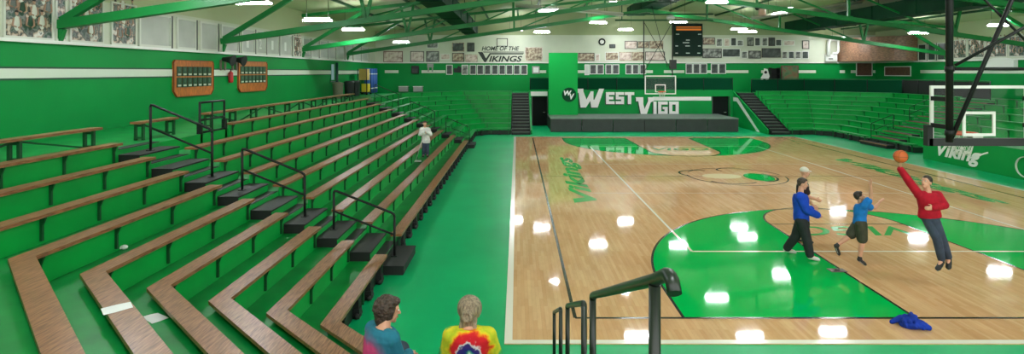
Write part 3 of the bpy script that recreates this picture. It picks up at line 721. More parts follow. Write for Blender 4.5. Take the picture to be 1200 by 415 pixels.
for k,(px,py,Y) in enumerate(((470,50,40.0),(414,35,29.2),(372,24,22.6),(296,4,17.4))):
    fixture(px,py,Y,'%s fluorescent light from the back wall in the row over the left bleachers'%ORD[k],LG)
for k,(px,py,Y,X,Z) in enumerate(((604,35.5,43.5,0,0),(635,38,40,0,0),(643,13,31,0,0))):
    fixture(px,py,Y,'%s fluorescent light from the back wall in the row above the green panel'%ORD[k],LG)
for k,(px,py,Y) in enumerate(((733,35,43.3),(701,27,37.6),(725,4,30.5),(None,None,25.0))):
    fixture(px,py,Y,'%s fluorescent light from the back wall in the row above the block letters'%ORD[k],LG,X=5.25,Z=7.45)
for k,(px,py,Y) in enumerate(((795,26,37.5),(840,3,29.6),(None,None,25.2))):
    fixture(px,py,Y,('bluish fluorescent light just above the dark scoreboard','fluorescent light right of the scoreboard at the top edge','fluorescent light over the middle of the court, nearest the camera')[k],LG,X=10.2,Z=7.55)
for k,(px,py,Y) in enumerate(((866,34.5,41),(876,37.5,37),(918,11,33),(None,None,25.5))):
    fixture(px,py,Y,'%s fluorescent light from the back wall in the row above the team photos'%ORD[k],LG,X=14.0,Z=7.5)
for k,(px,py,Y) in enumerate(((982,45,43.5),(1076,39,36.3),(1171,30,30.2),(None,None,23.5))):
    fixture(px,py,Y,'%s fluorescent light from the back wall in the row over the right bleachers'%ORD[k],LG,X=25.3,Z=6.3)
for X,Y,Z,l in ((-8.1,12.0,6.15,'over the near left benches'),(-5.4,5.0,6.4,'over the top of the near left corner'),(1.7,18.0,7.0,'over the left sideline, nearest the camera'),(5.25,16.5,7.4,'over the near key on the left'),(10.2,17,7.5,'over the near key on the right'),(14.0,18.0,7.4,'over the near right of the court'),(3.0,8.5,7.0,'over the near sideline corner'),(10.4,8.5,7.4,'over the near baseline'),(25.3,16.0,6.3,'over the near right bleachers'),(0.5,1.5,6.7,'above the near aisle handrails')):  # unseen fixtures, added to light the foreground
    fixture(None,None,Y,'added unseen fluorescent light '+l,LG,X=X,Z=Z)
# tube heaters / silver bars under the roof
def bar_thing(name,label,cat,a,b_,r,m_,group=None):
    t = thing(name,label,cat,tuple(min(Vector(a),Vector(b_),key=lambda q:q.z)),group)
    a = Vector(a); b_ = Vector(b_)
    MB().tube([a,b_],r,10).build('tube',m_,t)
    d = (b_-a).normalized(); sd = d.cross(Vector((0,0,1))).normalized(); n = 10
    q = MB(); off = sd*.22; up_ = Vector((0,0,.13))
    q.prism([a+up_-off-Vector((0,0,.1)),a+up_-off*.4,a+up_+off*.4,a+up_+off-Vector((0,0,.1)),a+up_*1.15+off*.4,a+up_*1.15-off*.4],b_-a); q.build('reflector',STEEL,t)
    for s in (.15,.85):
        p = a+(b_-a)*s; MB().tube([p+up_,(p.x,p.y,zroof(p.x)-.02)],.012,6).build('hanger',BLACK,t)
bar_thing('tube_heater','long silver tube heater slanting under the roof, left of centre','heater',U(604,7,33),U(730,18,33),.06,STEEL,'silver tube heaters')
bar_thing('tube_heater','long pale tube heater slanting under the roof, right of centre','heater',U(881,22,33),U(1010,3,33),.06,HOUS,'silver tube heaters')
pf = 34.05; tag(MB().tube([(5.8,pf,7.1),(11.6,pf,7.1)],.05,8).tube([(5.8,pf,7.45),(11.6,pf,7.45)],.05,8).tube([(6.2,pf,7.1),(6.2,pf,zroof(6.2)-.02)],.03,8).tube([(11.2,pf,7.1),(11.2,pf,zroof(11.2)-.02)],.03,8).build('pipe_frame',GREEN_BRACK),'double horizontal pipe frame under the roof that carries the far backboard','pipe')
# ------------------------------------------------------------------ baskets
glass = bpy.data.materials.new('backboard_glass'); glass.use_nodes = True; g = glass.node_tree; g.nodes.clear()
go = g.nodes.new('ShaderNodeOutputMaterial'); gm = g.nodes.new('ShaderNodeMixShader'); gt = g.nodes.new('ShaderNodeBsdfTransparent'); gg = g.nodes.new('ShaderNodeBsdfGlossy')
gt.inputs[0].default_value = (.93,.96,.94,1); gg.inputs['Roughness'].default_value = .05; gm.inputs[0].default_value = .008
g.links.new(gt.outputs[0],gm.inputs[1]); g.links.new(gg.outputs[0],gm.inputs[2]); g.links.new(gm.outputs[0],go.inputs[0])
def basket(xc, Y, s, z0, z1, label, big):
    """s = +1: the rim points to +y"""
    t = thing('basketball_hoop',label,'basketball hoop',(xc,Y,z0),'hanging basketball hoops')
    w_ = .915
    MB().box((xc-w_,Y-.01,z0),(xc+w_,Y+.01,z1)).build('glass_backboard',glass,t)
    f = MB(); b_ = .055
    for a,c_ in (((xc-w_,z0),(xc-w_+b_,z1)),((xc+w_-b_,z0),(xc+w_,z1)),((xc-w_+b_,z1-b_),(xc+w_-b_,z1)),((xc-w_+b_,z0),(xc+w_-b_,z0+b_))):
        f.box((a[0],Y-.02,a[1]),(c_[0],Y+.02,c_[1]))
    f.build('backboard_frame',WHITE,t)
    f = MB(); iw, i0, i1, b_ = .305, z0+.12, z0+.58, .05
    for a,c_ in (((xc-iw,i0),(xc-iw+b_,i1)),((xc+iw-b_,i0),(xc+iw,i1)),((xc-iw+b_,i1-b_),(xc+iw-b_,i1)),((xc-iw+b_,i0),(xc+iw-b_,i0+b_))):
        f.box((a[0],Y-.014,a[1]),(c_[0],Y+.014,c_[1]))
    f.build('target_square',WHITE,t)
    zr = z0+(.13 if big else .17); rc = Vector((xc,Y+s*.38,zr))
    MB().tube([rc+Vector((.228*math.cos(2*PI*k/28),.228*math.sin(2*PI*k/28),0)) for k in range(28)],.026 if big else .018,8,closed=True).build('rim',ORANGE,t)
    MB().box((xc-.1,min(Y+s*.02,Y+s*.15),zr-.06),(xc+.1,max(Y+s*.02,Y+s*.15),zr+.02)).build('rim_bracket',ORANGE if not big else STEEL,t)
    n = MB()
    for k in range(12):
        for dk in (1,-1):
            a = 2*PI*k/12; pts = []
            for j in range(5):
                r = .225-.11*(j/4)**.8; an = a+dk*j*PI/12*.9
                pts.append(rc+Vector((r*math.cos(an),r*math.sin(an),-.42*j/4)))
            n.tube(pts,.005,5)
    n.build('net',NETM,t)
    return t
t1 = basket(8.42,33.8,-1,2.72,3.82,'far basketball hoop with white framed glass backboard in front of the block letters',False)
for x in (7.5,9.2):
    MB().tube([(x,34.05,3.75),(x,34.05,7.05)],.035,8).build('mast',BLACK,t1)
    MB().bar((x,34.05,3.7),(x,33.83,3.7),.05,.06).build('board_mount',BLACK,t1)
for a,b_ in (((7.5,34.05,4.0),(9.2,34.05,7.0)),((9.2,34.05,4.0),(7.5,34.05,7.0)),((8.9,34.05,4.3),(8.4,37,zroof(8.4)-.05))):
    MB().tube([a,b_],.018,6).build('brace',BLACK,t1)
MB().box((9.05,33.9,4.2),(9.4,34.2,4.75)).build('winch_box',BLACKP,t1)
t2 = basket(8.67,10.8,1,2.72,3.79,'near basketball hoop seen from behind, hung on black masts at right',True)
MB().box((8.67-.97,10.74,2.66),(8.67+.97,10.86,2.80)).build('bottom_padding',BLACKP,t2)
for s in (-1,1): MB().box((8.67+s*.95-.05,10.74,2.66),(8.67+s*.95+.05,10.86,3.05)).build('corner_padding',BLACKP,t2)
ym = 10.35
for x in (7.78,9.66): MB().tube([(x,ym,2.78),(x,ym,zroof(x)-.02)],.06,12).build('mast',BLACK,t2)
MB().tube([(7.8,ym-.02,2.85),(9.5,ym-.02,6.75)],.038,10).build('diagonal_brace',BLACK,t2)
MB().tube([(9.5,ym+.05,4.3),(7.86,ym+.05,5.95)],.022,8).build('thin_brace',BLACK,t2)
MB().tube([(7.86,ym-.02,4.16),(9.0,ym-.5,4.98)],.028,8).build('thin_brace',BLACK,t2)
MB().tube([(7.8,ym,4.1),(9.56,ym,4.1)],.03,8).build('cross_bar',BLACK,t2)
for x in (7.78,9.66):
    if x > 9: MB().bar((x,ym,3.55),(9.5,ym+.3,3.55),.05,.06).build('board_mount',BLACK,t2)
    for z in (3.05,3.55): MB().bar((min(x,9.5),ym,z),(min(x,9.5),10.78,z),.06,.08).build('board_mount',BLACK,t2)
    for z in (4.1,2.95): MB().tube([(x,ym,z-.05),(x,ym,z+.05)],.075,12).build('mast_collar',BLACK,t2)
# ------------------------------------------------------------------ things on the back wall
def bw_frame(px0,py0,px1,py1,name,label,cat,pic,fm=DKFRAME,group=None,b_=.05,th=.05):
    a = U(px0,py1,YB); c_ = U(px1,py0,YB); y1 = YB-.005; y0 = YB-th
    t = thing(name,label,cat,((a.x+c_.x)/2,YB,a.z),group); f = MB()
    for x0,z0,x1,z1 in ((a.x,a.z,a.x+b_,c_.z),(c_.x-b_,a.z,c_.x,c_.z),(a.x+b_,c_.z-b_,c_.x-b_,c_.z),(a.x+b_,a.z,c_.x-b_,a.z+b_)): f.box((x0,y0,z0),(x1,y1,z1))
    f.build('frame',fm,t); MB().box((a.x+b_,y0+.02,a.z+b_),(c_.x-b_,y1,c_.z-b_)).build('picture',pic,t)
    return t
G1 = 'framed team photos on the green band'
bw_frame(523,76,530.5,87.5,'framed_photo','white framed dark photo alone, left of the photo row under VIKINGS',"framed photo",BWPHOTO,WHITE,G1)
bw_frame(541,76,549,87.5,'framed_photo','pale framed photo grid first at the left of the photo row under VIKINGS','framed photo',TEAM,WHITE,G1)
for k in range(8): bw_frame(550.5+8.55*k,76,558.2+8.55*k,87.5,'framed_photo','%s dark team photo counting right from the pale grid under VIKINGS'%ORD[k],'framed photo',BWPHOTO,WHITE,G1)
bw_frame(685,75.5,690.5,88,'framed_photo','narrow pale framed sheet left of the photos above the block letters','framed photo',mat('pale_sheet',(205,210,200),.5),WHITE,G1)
for k,(a,b_) in enumerate(((691,699),(699.5,707.5),(709.5,717),(717.5,725.5),(733,740.5),(741,748.5),(749.5,757))):
    bw_frame(a,75.5,b_,87,'framed_photo','%s dark team photo from the left above the block letters'%ORD[k],'framed photo',BWPHOTO,WHITE,G1)
for k,(a,b_) in enumerate(((803.5,811.5),(812,820),(820.5,828.5),(833,841.5),(842,850.5))):
    bw_frame(a,74.5,b_,86.5,'framed_photo','%s dark team photo from the left, in the group below the scoreboard'%ORD[k],'framed photo',BWPHOTO,WHITE,G1)
G2 = 'posters and photos on the white upper wall'
for a,b_,c_,d,lab,pic,fm in (
 (449.5,60,472,73,'wide framed pale banner photo farthest left on the white upper wall',PINK,mat('red_brown_frame',(110,60,50),.5)),
 (481,60,497,72.5,'framed pale photo second from the left on the white upper wall',PINK,DKFRAME),
 (499.5,60,514.5,72.5,'framed photo with a dark corner, third from the left on the white upper wall',TEAM,DKFRAME),
 (500,49,513.5,56.5,'grey group poster above the third framed photo at left',TEAM,WHITE),
 (516.5,63,527.5,70,'small pale print left of the two stacked dark posters',PINK,WHITE),
 (530,50,544,60.5,'dark brown poster, upper left of four left of HOME OF THE',BWPHOTO,SEPIA),
 (530,62,544,72.5,'brown poster, lower left of four left of HOME OF THE',SEPIA,DKFRAME),
 (547.5,50,556,60.5,'narrow dark poster, upper right of four left of HOME OF THE',BWPHOTO,DKFRAME),
 (545,64,559.5,72.5,'pale brown poster, lower right of four left of HOME OF THE',PINK,SEPIA),
 (582,45,595,54.5,'empty looking black outlined frame above HOME OF THE',WHITE_WALL,BLACK),
 (615.5,55.5,635.5,71.5,'brown and cream poster right of VIKINGS',SEPIA,PINK),
 (677.5,62,696.5,71.5,'brown poster right of the tall green panel',SEPIA,DKFRAME),
 (697.5,63,703,71.5,'small pale print below the round clock',PINK,WHITE),
 (714,52,721,56.5,'tiny dark sign right of the round clock',BWPHOTO,BLACK),
 (732,48,746.5,57.5,'framed pale poster, upper row left, behind the far hoop masts',PINK,DKFRAME),
 (747,48.5,760.5,56.5,'reddish poster, upper row middle, behind the far hoop masts',SEPIA,DKFRAME),
 (761,48,777,57,'brown panorama poster, upper row right, behind the far hoop masts',SEPIA,SEPIA),
 (709,61,725,71,'brown landscape poster, lower row first, left of the scoreboard',SEPIA,WHITE),
 (725.5,61,740,71,'pink poster, lower row second, left of the scoreboard',PINK,SEPIA),
 (740.5,61,755,71,'red brown poster, lower row third, left of the scoreboard',SEPIA,SEPIA),
 (756,60.5,779,71,'wide tan poster, lower row last, left of the scoreboard',PINK,DKFRAME),
 (823.5,44,837.5,52.5,'wide framed tan photo, upper row nearest the scoreboard',SEPIA,DKFRAME),
 (839,45,846.5,54.5,'dark photo, upper row second right of the scoreboard',TEAM,WHITE),
 (848,45,855,54.5,'pale photo, upper row third right of the scoreboard',PINK,WHITE),
 (856,44,863,54,'dark photo, upper row fourth right of the scoreboard',BWPHOTO,WHITE),
 (863.5,47,871,54,'short dark photo, upper row fifth right of the scoreboard',TEAM,WHITE),
 (875.5,44,883,54,'dark portrait photo first of five in the upper right row',TEAM,DKFRAME),
 (884,44,891,54,'dark portrait photo second of five in the upper right row',BWPHOTO,WHITE),
 (892.5,44,899.5,54,'dark portrait photo third of five in the upper right row',TEAM,WHITE),
 (900.5,44,908,54,'dark portrait photo fourth of five in the upper right row',BWPHOTO,DKFRAME),
 (908.5,46,916,54,'dark portrait photo last of five in the upper right row',BWPHOTO,WHITE),
 (918,47.5,931,53.5,'pale strip sign right of the upper portrait photos',PINK,WHITE),
 (940,47.5,948,57.5,'upright black framed print alone at the upper right',PINK,BLACK),
 (823,57,845.5,68,'wide team photo, lower row nearest the scoreboard',TEAM,DKFRAME),
 (846,57,867.5,67,'wide team photo, lower row second right of the scoreboard',BWPHOTO,WHITE),
 (868.5,60,876,68.5,'small photo, lower row between two wide team photos',TEAM,WHITE),
 (877,59.5,891.5,68.5,'medium team photo, lower row left of the tall one',TEAM,DKFRAME),
 (892.5,56.5,914.5,67.5,'large dark framed team photo in the lower right row',BWPHOTO,DKFRAME),
 (916,60,922.5,69,'small upright photo first of four at the lower right',TEAM,WHITE),
 (923.5,60,930.5,69,'small upright photo second of four at the lower right',BWPHOTO,WHITE),
 (931.5,60,938.5,69,'small upright photo third of four at the lower right',TEAM,WHITE),
 (939.5,60,947.5,69,'small upright photo last of four at the lower right',BWPHOTO,WHITE)):
    bw_frame(a,b_,c_,d,'wall_poster',lab,'poster',pic,fm,G2)
# HOME OF THE VIKINGS
INK = mat('dark_lettering',(34,44,38),.5)
t = thing('wall_sign','painted sign reading HOME OF THE VIKINGS on the white upper wall','sign',(U(588,0,YB).x,YB,U(0,74,YB).z))
q = MB(); a = U(564.5,59.5,YB); text(q,'HOME OF THE',(a.x,YB-.002,a.z),(1,0,0),(0,0,1),44*YB/F,5.2*YB/F,.012,0,.25,.028); q.build('upper_words',INK,t)
q = MB(); a = U(573,72.5,YB); text(q,'IKINGS',(a.x,YB-.002,a.z),(1,0,0),(0,0,1),39*YB/F,7*YB/F,.012,0,.25,.03)
pv = [(560,61),(565.5,61),(569.5,68.5),(574,62.2),(614,62.2),(613,63.8),(575,63.8),(569.5,72.8),(567.5,72.8)]
q.prism([(U(x,y,YB).x,YB-.002,U(x,y,YB).z) for x,y in pv],(0,-.012,0))
q.build('lower_word',INK,t)
q = MB(); q.prism([(U(x,y,YB).x,YB-.002,U(x,y,YB).z) for x,y in ((566,60.6),(614,60.6),(614,61.5),(566.5,61.5))],(0,-.012,0)); q.build('rule_line',INK,t)
# clock
cc = U(705.5,49,YB-.06); t = thing('wall_clock','round wall clock with thick black rim left of the far hoop masts','clock',tuple(cc-Vector((0,0,.28))))
MB().tube([cc+Vector((.22*math.cos(2*PI*k/32),0,.22*math.sin(2*PI*k/32))) for k in range(32)],.06,8,closed=True).build('rim',BLACK,t)
MB().tube([cc+Vector((0,.05,0)),cc+Vector((0,.0,0))],.2,24).build('face',WHITE,t)
MB().bar(cc+Vector((0,-.01,0)),cc+Vector((.02,-.01,.15)),.02,.02,0,(0,1,0)).bar(cc+Vector((0,-.01,0)),cc+Vector((-.09,-.01,-.05)),.02,.02,0,(0,1,0)).build('hands',BLACK,t)
# scoreboard
a = U(788.5,66,YB); c_ = U(822,28,YB)
t = thing('scoreboard','tall dark scoreboard with an orange lit strip hung on the back wall','scoreboard',((a.x+c_.x)/2,YB-.2,a.z))
MB().box((a.x,YB-.3,a.z),(c_.x,YB-.01,c_.z)).build('cabinet',mat('scoreboard_green',(14,38,30),.6,spec=.15),t)
o_ = MB(); zt2 = c_.z-.30
o_.box((a.x+.18,YB-.33,zt2-.24),(c_.x-.12,YB-.3,zt2-.10)); o_.box((a.x+.18,YB-.33,zt2-.02),(c_.x-.12,YB-.3,zt2+.06)); o_.build('lit_strip',emit('orange_strip',(236,140,60),.16),t)
o_ = MB()
for u,v,w_ in ((.16,.66,.26),(1.9,.66,.26),(.12,.3,.2),(1.9,.3,.2),(.12,.08,.2),(.95,.08,.3),(1.85,.08,.22),(.7,.40,.5),(.95,.48,.3),(.9,.30,.35)):
    hh = a.z+v*(c_.z-a.z); o_.box((a.x+u,YB-.315,hh),(a.x+u+w_,YB-.30,hh+.07))
o_.build('caption_marks',mat('caption_white',(190,198,190),.5),t)
# trophy plaque boards on the left wall
def plaque_board(y0,y1,z0,z1,label):
    x = XL; t = thing('plaque_board',label,'plaque board',(x,(y0+y1)/2,z0),'orange wood plaque boards')
    c_ = .18; poly = [(y0+c_,z0),(y1-c_,z0),(y1,z0+c_),(y1,z1-.08),(y1-.08,z1),(y0+.08,z1),(y0,z1-.08),(y0,z0+c_)]
    MB().prism([(x+.002,y,z) for y,z in poly],(.05,0,0)).build('backing',BOARD_WOOD,t)
    inn = MB()
    for k in range(len(poly)):
        p,q = poly[k],poly[(k+1)%len(poly)]; inn.bar((x+.055,p[0],p[1]),(x+.055,q[0],q[1]),.02,.035,0,(1,0,0))
    inn.build('edge_moulding',mat('dark_orange_wood',(130,58,26),.4),t)
    w_ = (y1-y0-.28)/7; h_ = .35
    for r in range(2):
        for k in range(7):
            ya = y0+.14+k*w_; za = z1-.2-h_*(r+1)-.02*r
            p = MB(); p.box((x+.052,ya+.02,za+.02),(x+.072,ya+w_-.02,za+h_-.01),0)
            p.box((x+.072,ya+.07,za+.05),(x+.078,ya+w_-.07,za+.11),1); p.box((x+.072,ya+.11,za+.18),(x+.077,ya+w_-.11,za+.29),2)
            p.build('plaque',[mat('plaque_dark_green',(22,64,40),.35),mat('plaque_label',(206,206,190),.4),mat('plaque_photo',(60,104,76),.4)],t)
plaque_board(18.75,21.2,3.22,4.43,'larger nearer orange wood plaque board on the left wall')
plaque_board(23.1,25.75,3.22,4.48,'smaller farther orange wood plaque board on the left wall')
for k,(y,) in enumerate(((21.95,),(22.85,))):
    t = thing('horn_speaker',('black horn speaker nearer the larger plaque board','black horn speaker nearer the smaller plaque board')[k],'speaker',(XL,y,4.2),'horn speakers between the plaque boards')
    MB().tube([(XL+.02,y,4.52),(XL+.12,y,4.52),(XL+.3,y,4.5),(XL+.42,y,4.47)],.1,14,radii=[.08,.09,.14,.22]).build('horn',BLACKP,t)
    for d in (-.16,.16): MB().box((XL,y+d-.04,4.10),(XL+.05,y+d+.04,4.5)).build('wall_bracket',mat('taupe',(120,104,92),.5),t)
t = thing('fire_extinguisher','red fire extinguisher on the left wall between the plaque boards','fire extinguisher',(XL+.12,22.4,3.62))
MB().tube([(XL+.1,22.4,3.62),(XL+.1,22.4,3.66),(XL+.1,22.4,4.0),(XL+.1,22.4,4.06)],.09,12,radii=[.07,.09,.09,.03]).build('cylinder',mat('red',(176,34,34),.35),t)
MB().tube([(XL+.1,22.4,4.05),(XL+.1,22.4,4.14)],.025,8).build('valve',BLACK,t); MB().tube([(XL+.1,22.4,4.1),(XL+.1,22.3,4.05),(XL+.12,22.28,3.8)],.012,6).build('hose',BLACK,t)
# banner pole, bins, cart, mats at the far left
yb_ = 35.2
t = thing('wall_banner','dark pole with a pale blue and white banner on the left wall','banner',(XL+.2,yb_,ZW))
MB().tube([(XL+.15,yb_+.25,ZW),(XL+.15,yb_+.25,4.6)],.08,8).build('pole',mat('dark_teal',(10,58,52),.5),t)
MB().box((XL+.05,yb_-.55,3.55),(XL+.09,yb_-.1,4.5)).build('banner_cloth',mat('pale_blue',(170,200,214),.6),t)
MB().bar((XL+.08,yb_-.75,3.45),(XL+.08,yb_+.9,3.45),.05,.05).build('cross_bar',GREY_TOP,t)
def bin_(name,x,y,w_,h_,m_,label,grp):
    t = thing(name,label,'bin',(x,y,ZW),grp)
    b_ = MB(); n=16
    b_.tube([(x,y,ZW),(x,y,ZW+.02),(x,y,ZW+h_*.95),(x,y,ZW+h_)],w_/2,n,radii=[w_*.42,w_*.43,w_*.5,w_*.53]); b_.build('body',m_,t)
    MB().tube([(x,y,ZW+h_),(x,y,ZW+h_+.05),(x,y,ZW+h_+.1)],w_*.5,n,radii=[w_*.55,w_*.52,w_*.3]).build('lid',m_,t)
bin_('trash_bin',-10.5,33.7,.62,.85,mat('bin_grey',(126,122,104),.5),'grey barrel bin on the walkway left of the dark bins','bins on the walkway')
bin_('trash_bin',-10.4,35.6,.6,.9,mat('bin_dark',(40,46,44),.5),'dark bin directly right of the grey barrel bin','bins on the walkway')
bin_('trash_bin',-10.4,37.0,.6,.9,MATS['bin_dark'],'dark bin right beside the yellow cart','bins on the walkway')
t = thing('janitor_cart','yellow janitor cart with a tan bag by the far left corner','cart',(-10.45,39.0,ZW))
YEL = mat('cart_yellow',(214,190,40),.5); TAN = mat('cart_tan',(190,158,84),.7)
MB().box((-10.8,38.75,ZW+.12),(-10.1,39.9,ZW+.2)).build('base',BLACKP,t); MB().box((-10.5,38.8,ZW+.2),(-10.05,39.3,ZW+.75)).build('bucket',YEL,t)
for y in (38.8,39.85):
    for x in (-10.75,-10.15):
        MB().tube([(x,y,ZW+.2),(x,y,ZW+1.75)],.025,8).build('upright',BLACK,t); MB().cap((x-.02,y,ZW+.06),(x+.02,y,ZW+.06),.06,.06,8).build('wheel',BLACK,t)
MB().box((-10.7,38.9,ZW+1.0),(-10.2,39.75,ZW+1.75)).build('bag',TAN,t)
BLUE = mat('mat_blue',(44,88,160),.5)
for k in range(4):
    y = 41.2+.75*k; x = -10.75
    o = MB(); o.tube([(x,y,ZW),(x,y,ZW+1.8)],.2,14,0); 
    t = thing('rolled_mat','%s blue rolled mat standing in the far left corner, counted from the yellow cart'%ORD[k],'rolled mat',(x,y,ZW),'blue rolled mats')
    o.build('roll',BLUE,t)
    for z in (.35,1.4): MB().tube([(x,y,ZW+z-.03),(x,y,ZW+z+.03)],.208,14).build('strap',WHITE,t)
for k,(px) in enumerate((473,490)):
    p = U(px,104.5,45.2); t = thing('storage_crate',('left pale low crate on the far left walkway','right pale low crate on the far left walkway')[k],'crate',(p.x,45.2,ZW),'pale crates on the walkway')
    MB().box((p.x-.35,45.0,ZW),(p.x+.35,45.45,ZW+.38),0).build('body',HOUS,t,bevel=.02); MB().box((p.x-.37,44.98,ZW+.38),(p.x+.37,45.47,ZW+.42),0).build('lid',WHITE,t)
p = U(487,82,YB); t = thing('wall_speaker','dark box speaker on the green band at far left','speaker',(p.x,YB-.2,p.z-.3)); MB().box((p.x-.28,YB-.35,p.z-.3),(p.x+.28,YB-.01,p.z+.32)).build('cabinet',BLACKP,t,bevel=.03); MB().box((p.x-.2,YB-.37,p.z-.22),(p.x+.2,YB-.35,p.z+.1)).build('grille',GREY,t)
p = U(504.5,79,YB); t = thing('wall_box','pale box with two short legs on the white stripe at far left','box',(p.x,YB-.1,p.z-.35)); MB().box((p.x-.24,YB-.15,p.z),(p.x+.24,YB-.01,p.z+.3)).build('body',HOUS,t)
for d in (-.16,.16): MB().box((p.x+d-.05,YB-.1,p.z-.35),(p.x+d+.05,YB-.01,p.z)).build('leg',HOUS,t)
p = U(536,81,YB); tag(MB().prism([(p.x-.3,YB-.002,p.z-.25),(p.x+.3,YB-.002,p.z-.3),(p.x+.32,YB-.002,p.z+.1),(p.x+.1,YB-.002,p.z+.28),(p.x-.05,YB-.002,p.z+.05),(p.x-.28,YB-.002,p.z+.1)],(0,-.04,0)).build('wall_emblem',BLACKP),'dark cut-out emblem on the stripe left of the photo row','emblem')
p = U(628,82,YB); t = thing('wall_light','pale square lamp on the stripe left of the tall green panel','lamp',(p.x,YB-.1,p.z-.3)); MB().box((p.x-.3,YB-.12,p.z-.3),(p.x+.3,YB-.01,p.z+.3)).build('housing',HOUS,t,bevel=.03); MB().box((p.x-.2,YB-.15,p.z-.2),(p.x+.2,YB-.12,p.z+.2)).build('cover',WHITE,t)
# right part of the back wall
ya = 44.9
a = U(895,90,ya)
t = thing('cutout_figure','white and black cut-out display left of the dark racks on the far walkway','display',(a.x,ya,ZW))
q = MB(); q.prism([(a.x-.15+dx,ya,z) for dx,z in ((0,ZW),(.55,ZW),(.5,3.4),(.62,3.7),(.45,4.25),(.2,4.3),(.1,3.8),(-.05,3.6))],(0,.06,0)); q.build('panel',WHITE,t)
q = MB(); 
for dx,z,r in ((.3,4.0,.12),(.2,3.4,.1),(.3,3.0,.12)): q.ell((a.x-.15+dx,ya-.01,z),(r,.02,r),10,6)
q.build('dark_patches',BLACK,t)
t = thing('display_rack','dark display rack with shelves right of the white cut-out display','rack',(U(907,0,ya).x,ya,ZW)); x0,x1 = U(901,0,ya).x+.1, U(913,0,ya).x
for x in (x0,x1-.05): MB().box((x,ya-.2,ZW),(x+.05,ya+.3,4.35)).build('side',BLACK,t)
for k in range(5): MB().box((x0+.05,ya-.2,ZW+.1+.42*k),(x1-.05,ya+.3,ZW+.14+.42*k)).build('shelf',BLACK,t)
MB().box((x0+.05,ya+.26,ZW),(x1-.05,ya+.3,4.3)).build('back',BLACKP,t)
t = bw_frame(915,77,935,106,'mural_board','tall framed green and brown mural board on the far walkway','mural',ramp_mat('green_mural',[(.3,(20,80,44)),(.5,(80,110,70)),(.6,(120,90,60)),(.75,(24,60,40))],2,.4),BRICK,None,.08,.12)
for a_,b_,lab in (((1003,73),(1022,89),'smaller brown notice board below the shingled corner'),((1037,77),(1068,89),'wider brown notice board below the shingled corner')):
    xx = [a_[0],b_[0]]
    if b_[0] < 1026: bw_frame(a_[0],a_[1],b_[0],b_[1],'notice_board',lab,'notice board',BRICK,WHITE,'brown notice boards')
    else:
        y0 = XR*F/(b_[0]-CX); y1 = XR*F/(a_[0]-CX); t = thing('notice_board',lab,'notice board',(XR,(y0+y1)/2,3.75),'brown notice boards')
        f = MB(); 
        for (ya0,yb0,za,zb_) in ((y0,y0+.06,3.72,4.45),(y1-.06,y1,3.72,4.45),(y0+.06,y1-.06,3.72,3.78),(y0+.06,y1-.06,4.39,4.45)): f.box((XR-.05,ya0,za),(XR-.005,yb0,zb_))
        f.build('frame',WHITE,t); MB().box((XR-.03,y0+.06,3.78),(XR-.005,y1-.06,4.39)).build('panel',BRICK,t)
# shingled curved corner
q = MB(); pts = []; n = 14
x_a, y_b = U(981,0,YB).x, XR*F/(1076-CX)
for i in range(n+1):
    s = i/n; p0 = Vector((x_a,YB-.03)); p1 = Vector((x_a+.3,y_b+.2)); p2 = Vector((XR-.03,y_b)); pts.append((p0*(1-s)**2+p1*2*s*(1-s)+p2*s**2))
inn = [p for p in pts]; outp = [Vector((min(p.x+.3,XR-.01) if False else p.x+.02,p.y+.02)) for p in pts]
q.strip([(p.x,p.y) for p in inn],[(p.x+(XR-p.x)*.1,p.y+(YB-p.y)*.1) for p in pts],4.83,6.62)
tag(q.build('shingled_corner',BROWN),'curved brown shingled panel covering the back right corner above the ledge','panel')
# white vent pipes
t = thing('vent_pipe','white bent vent pipes with a box on the back wall right of the photos','pipe',(U(975,0,YB).x,YB-.3,U(0,71,YB).z))
def PW(px,py,Y=YB-.3): return U(px,py,Y)
MB().tube([PW(971,66),PW(971,51),PW(971.5,48),PW(974,46.5),PW(984,46.5)],.13,12).build('large_pipe',WHITE,t)
MB().tube([PW(982.5,47),PW(982.5,60),PW(981,62.5),PW(976,63)],.1,12).build('small_pipe',WHITE,t)
MB().box(tuple(PW(968,72)),tuple(PW(979,64,YB-.02))).build('box',WHITE,t)
MB().box(tuple(PW(971,69.5)+Vector((0,-.02,0))),tuple(PW(976,68.5))).build('louver',BLACK,t)
# small spotlight ball on the pipe frame
p = U(786,21,33); t = thing('ceiling_horn','small pale round fixture on the pipe frame left of the scoreboard','fixture',tuple(p-Vector((0,0,.15)))); MB().ell(p,(.26,.2,.17),14,10).build('body',HOUS,t); MB().tube([p+Vector((0,0,.1)),(p.x,p.y,zroof(p.x)-.02)],.015,6).build('stem',BLACK,t)
p = U(893,11,33); t = thing('ceiling_fan_motor','pinkish cylinder motor hanging right of the centre duct','motor',tuple(p-Vector((0,0,.3)))); MB().tube([p-Vector((0,0,.33)),p+Vector((0,0,.33))],.2,14,radii=[.22,.17]).build('body',mat('motor_pink',(206,176,160),.5),t); MB().ell(p+Vector((-.28,0,.1)),(.13,.13,.16),10,8).build('head',BLACK,t); MB().tube([p+Vector((0,0,.3)),(p.x,p.y,zroof(p.x)-.02)],.015,6).build('stem',BLACK,t)
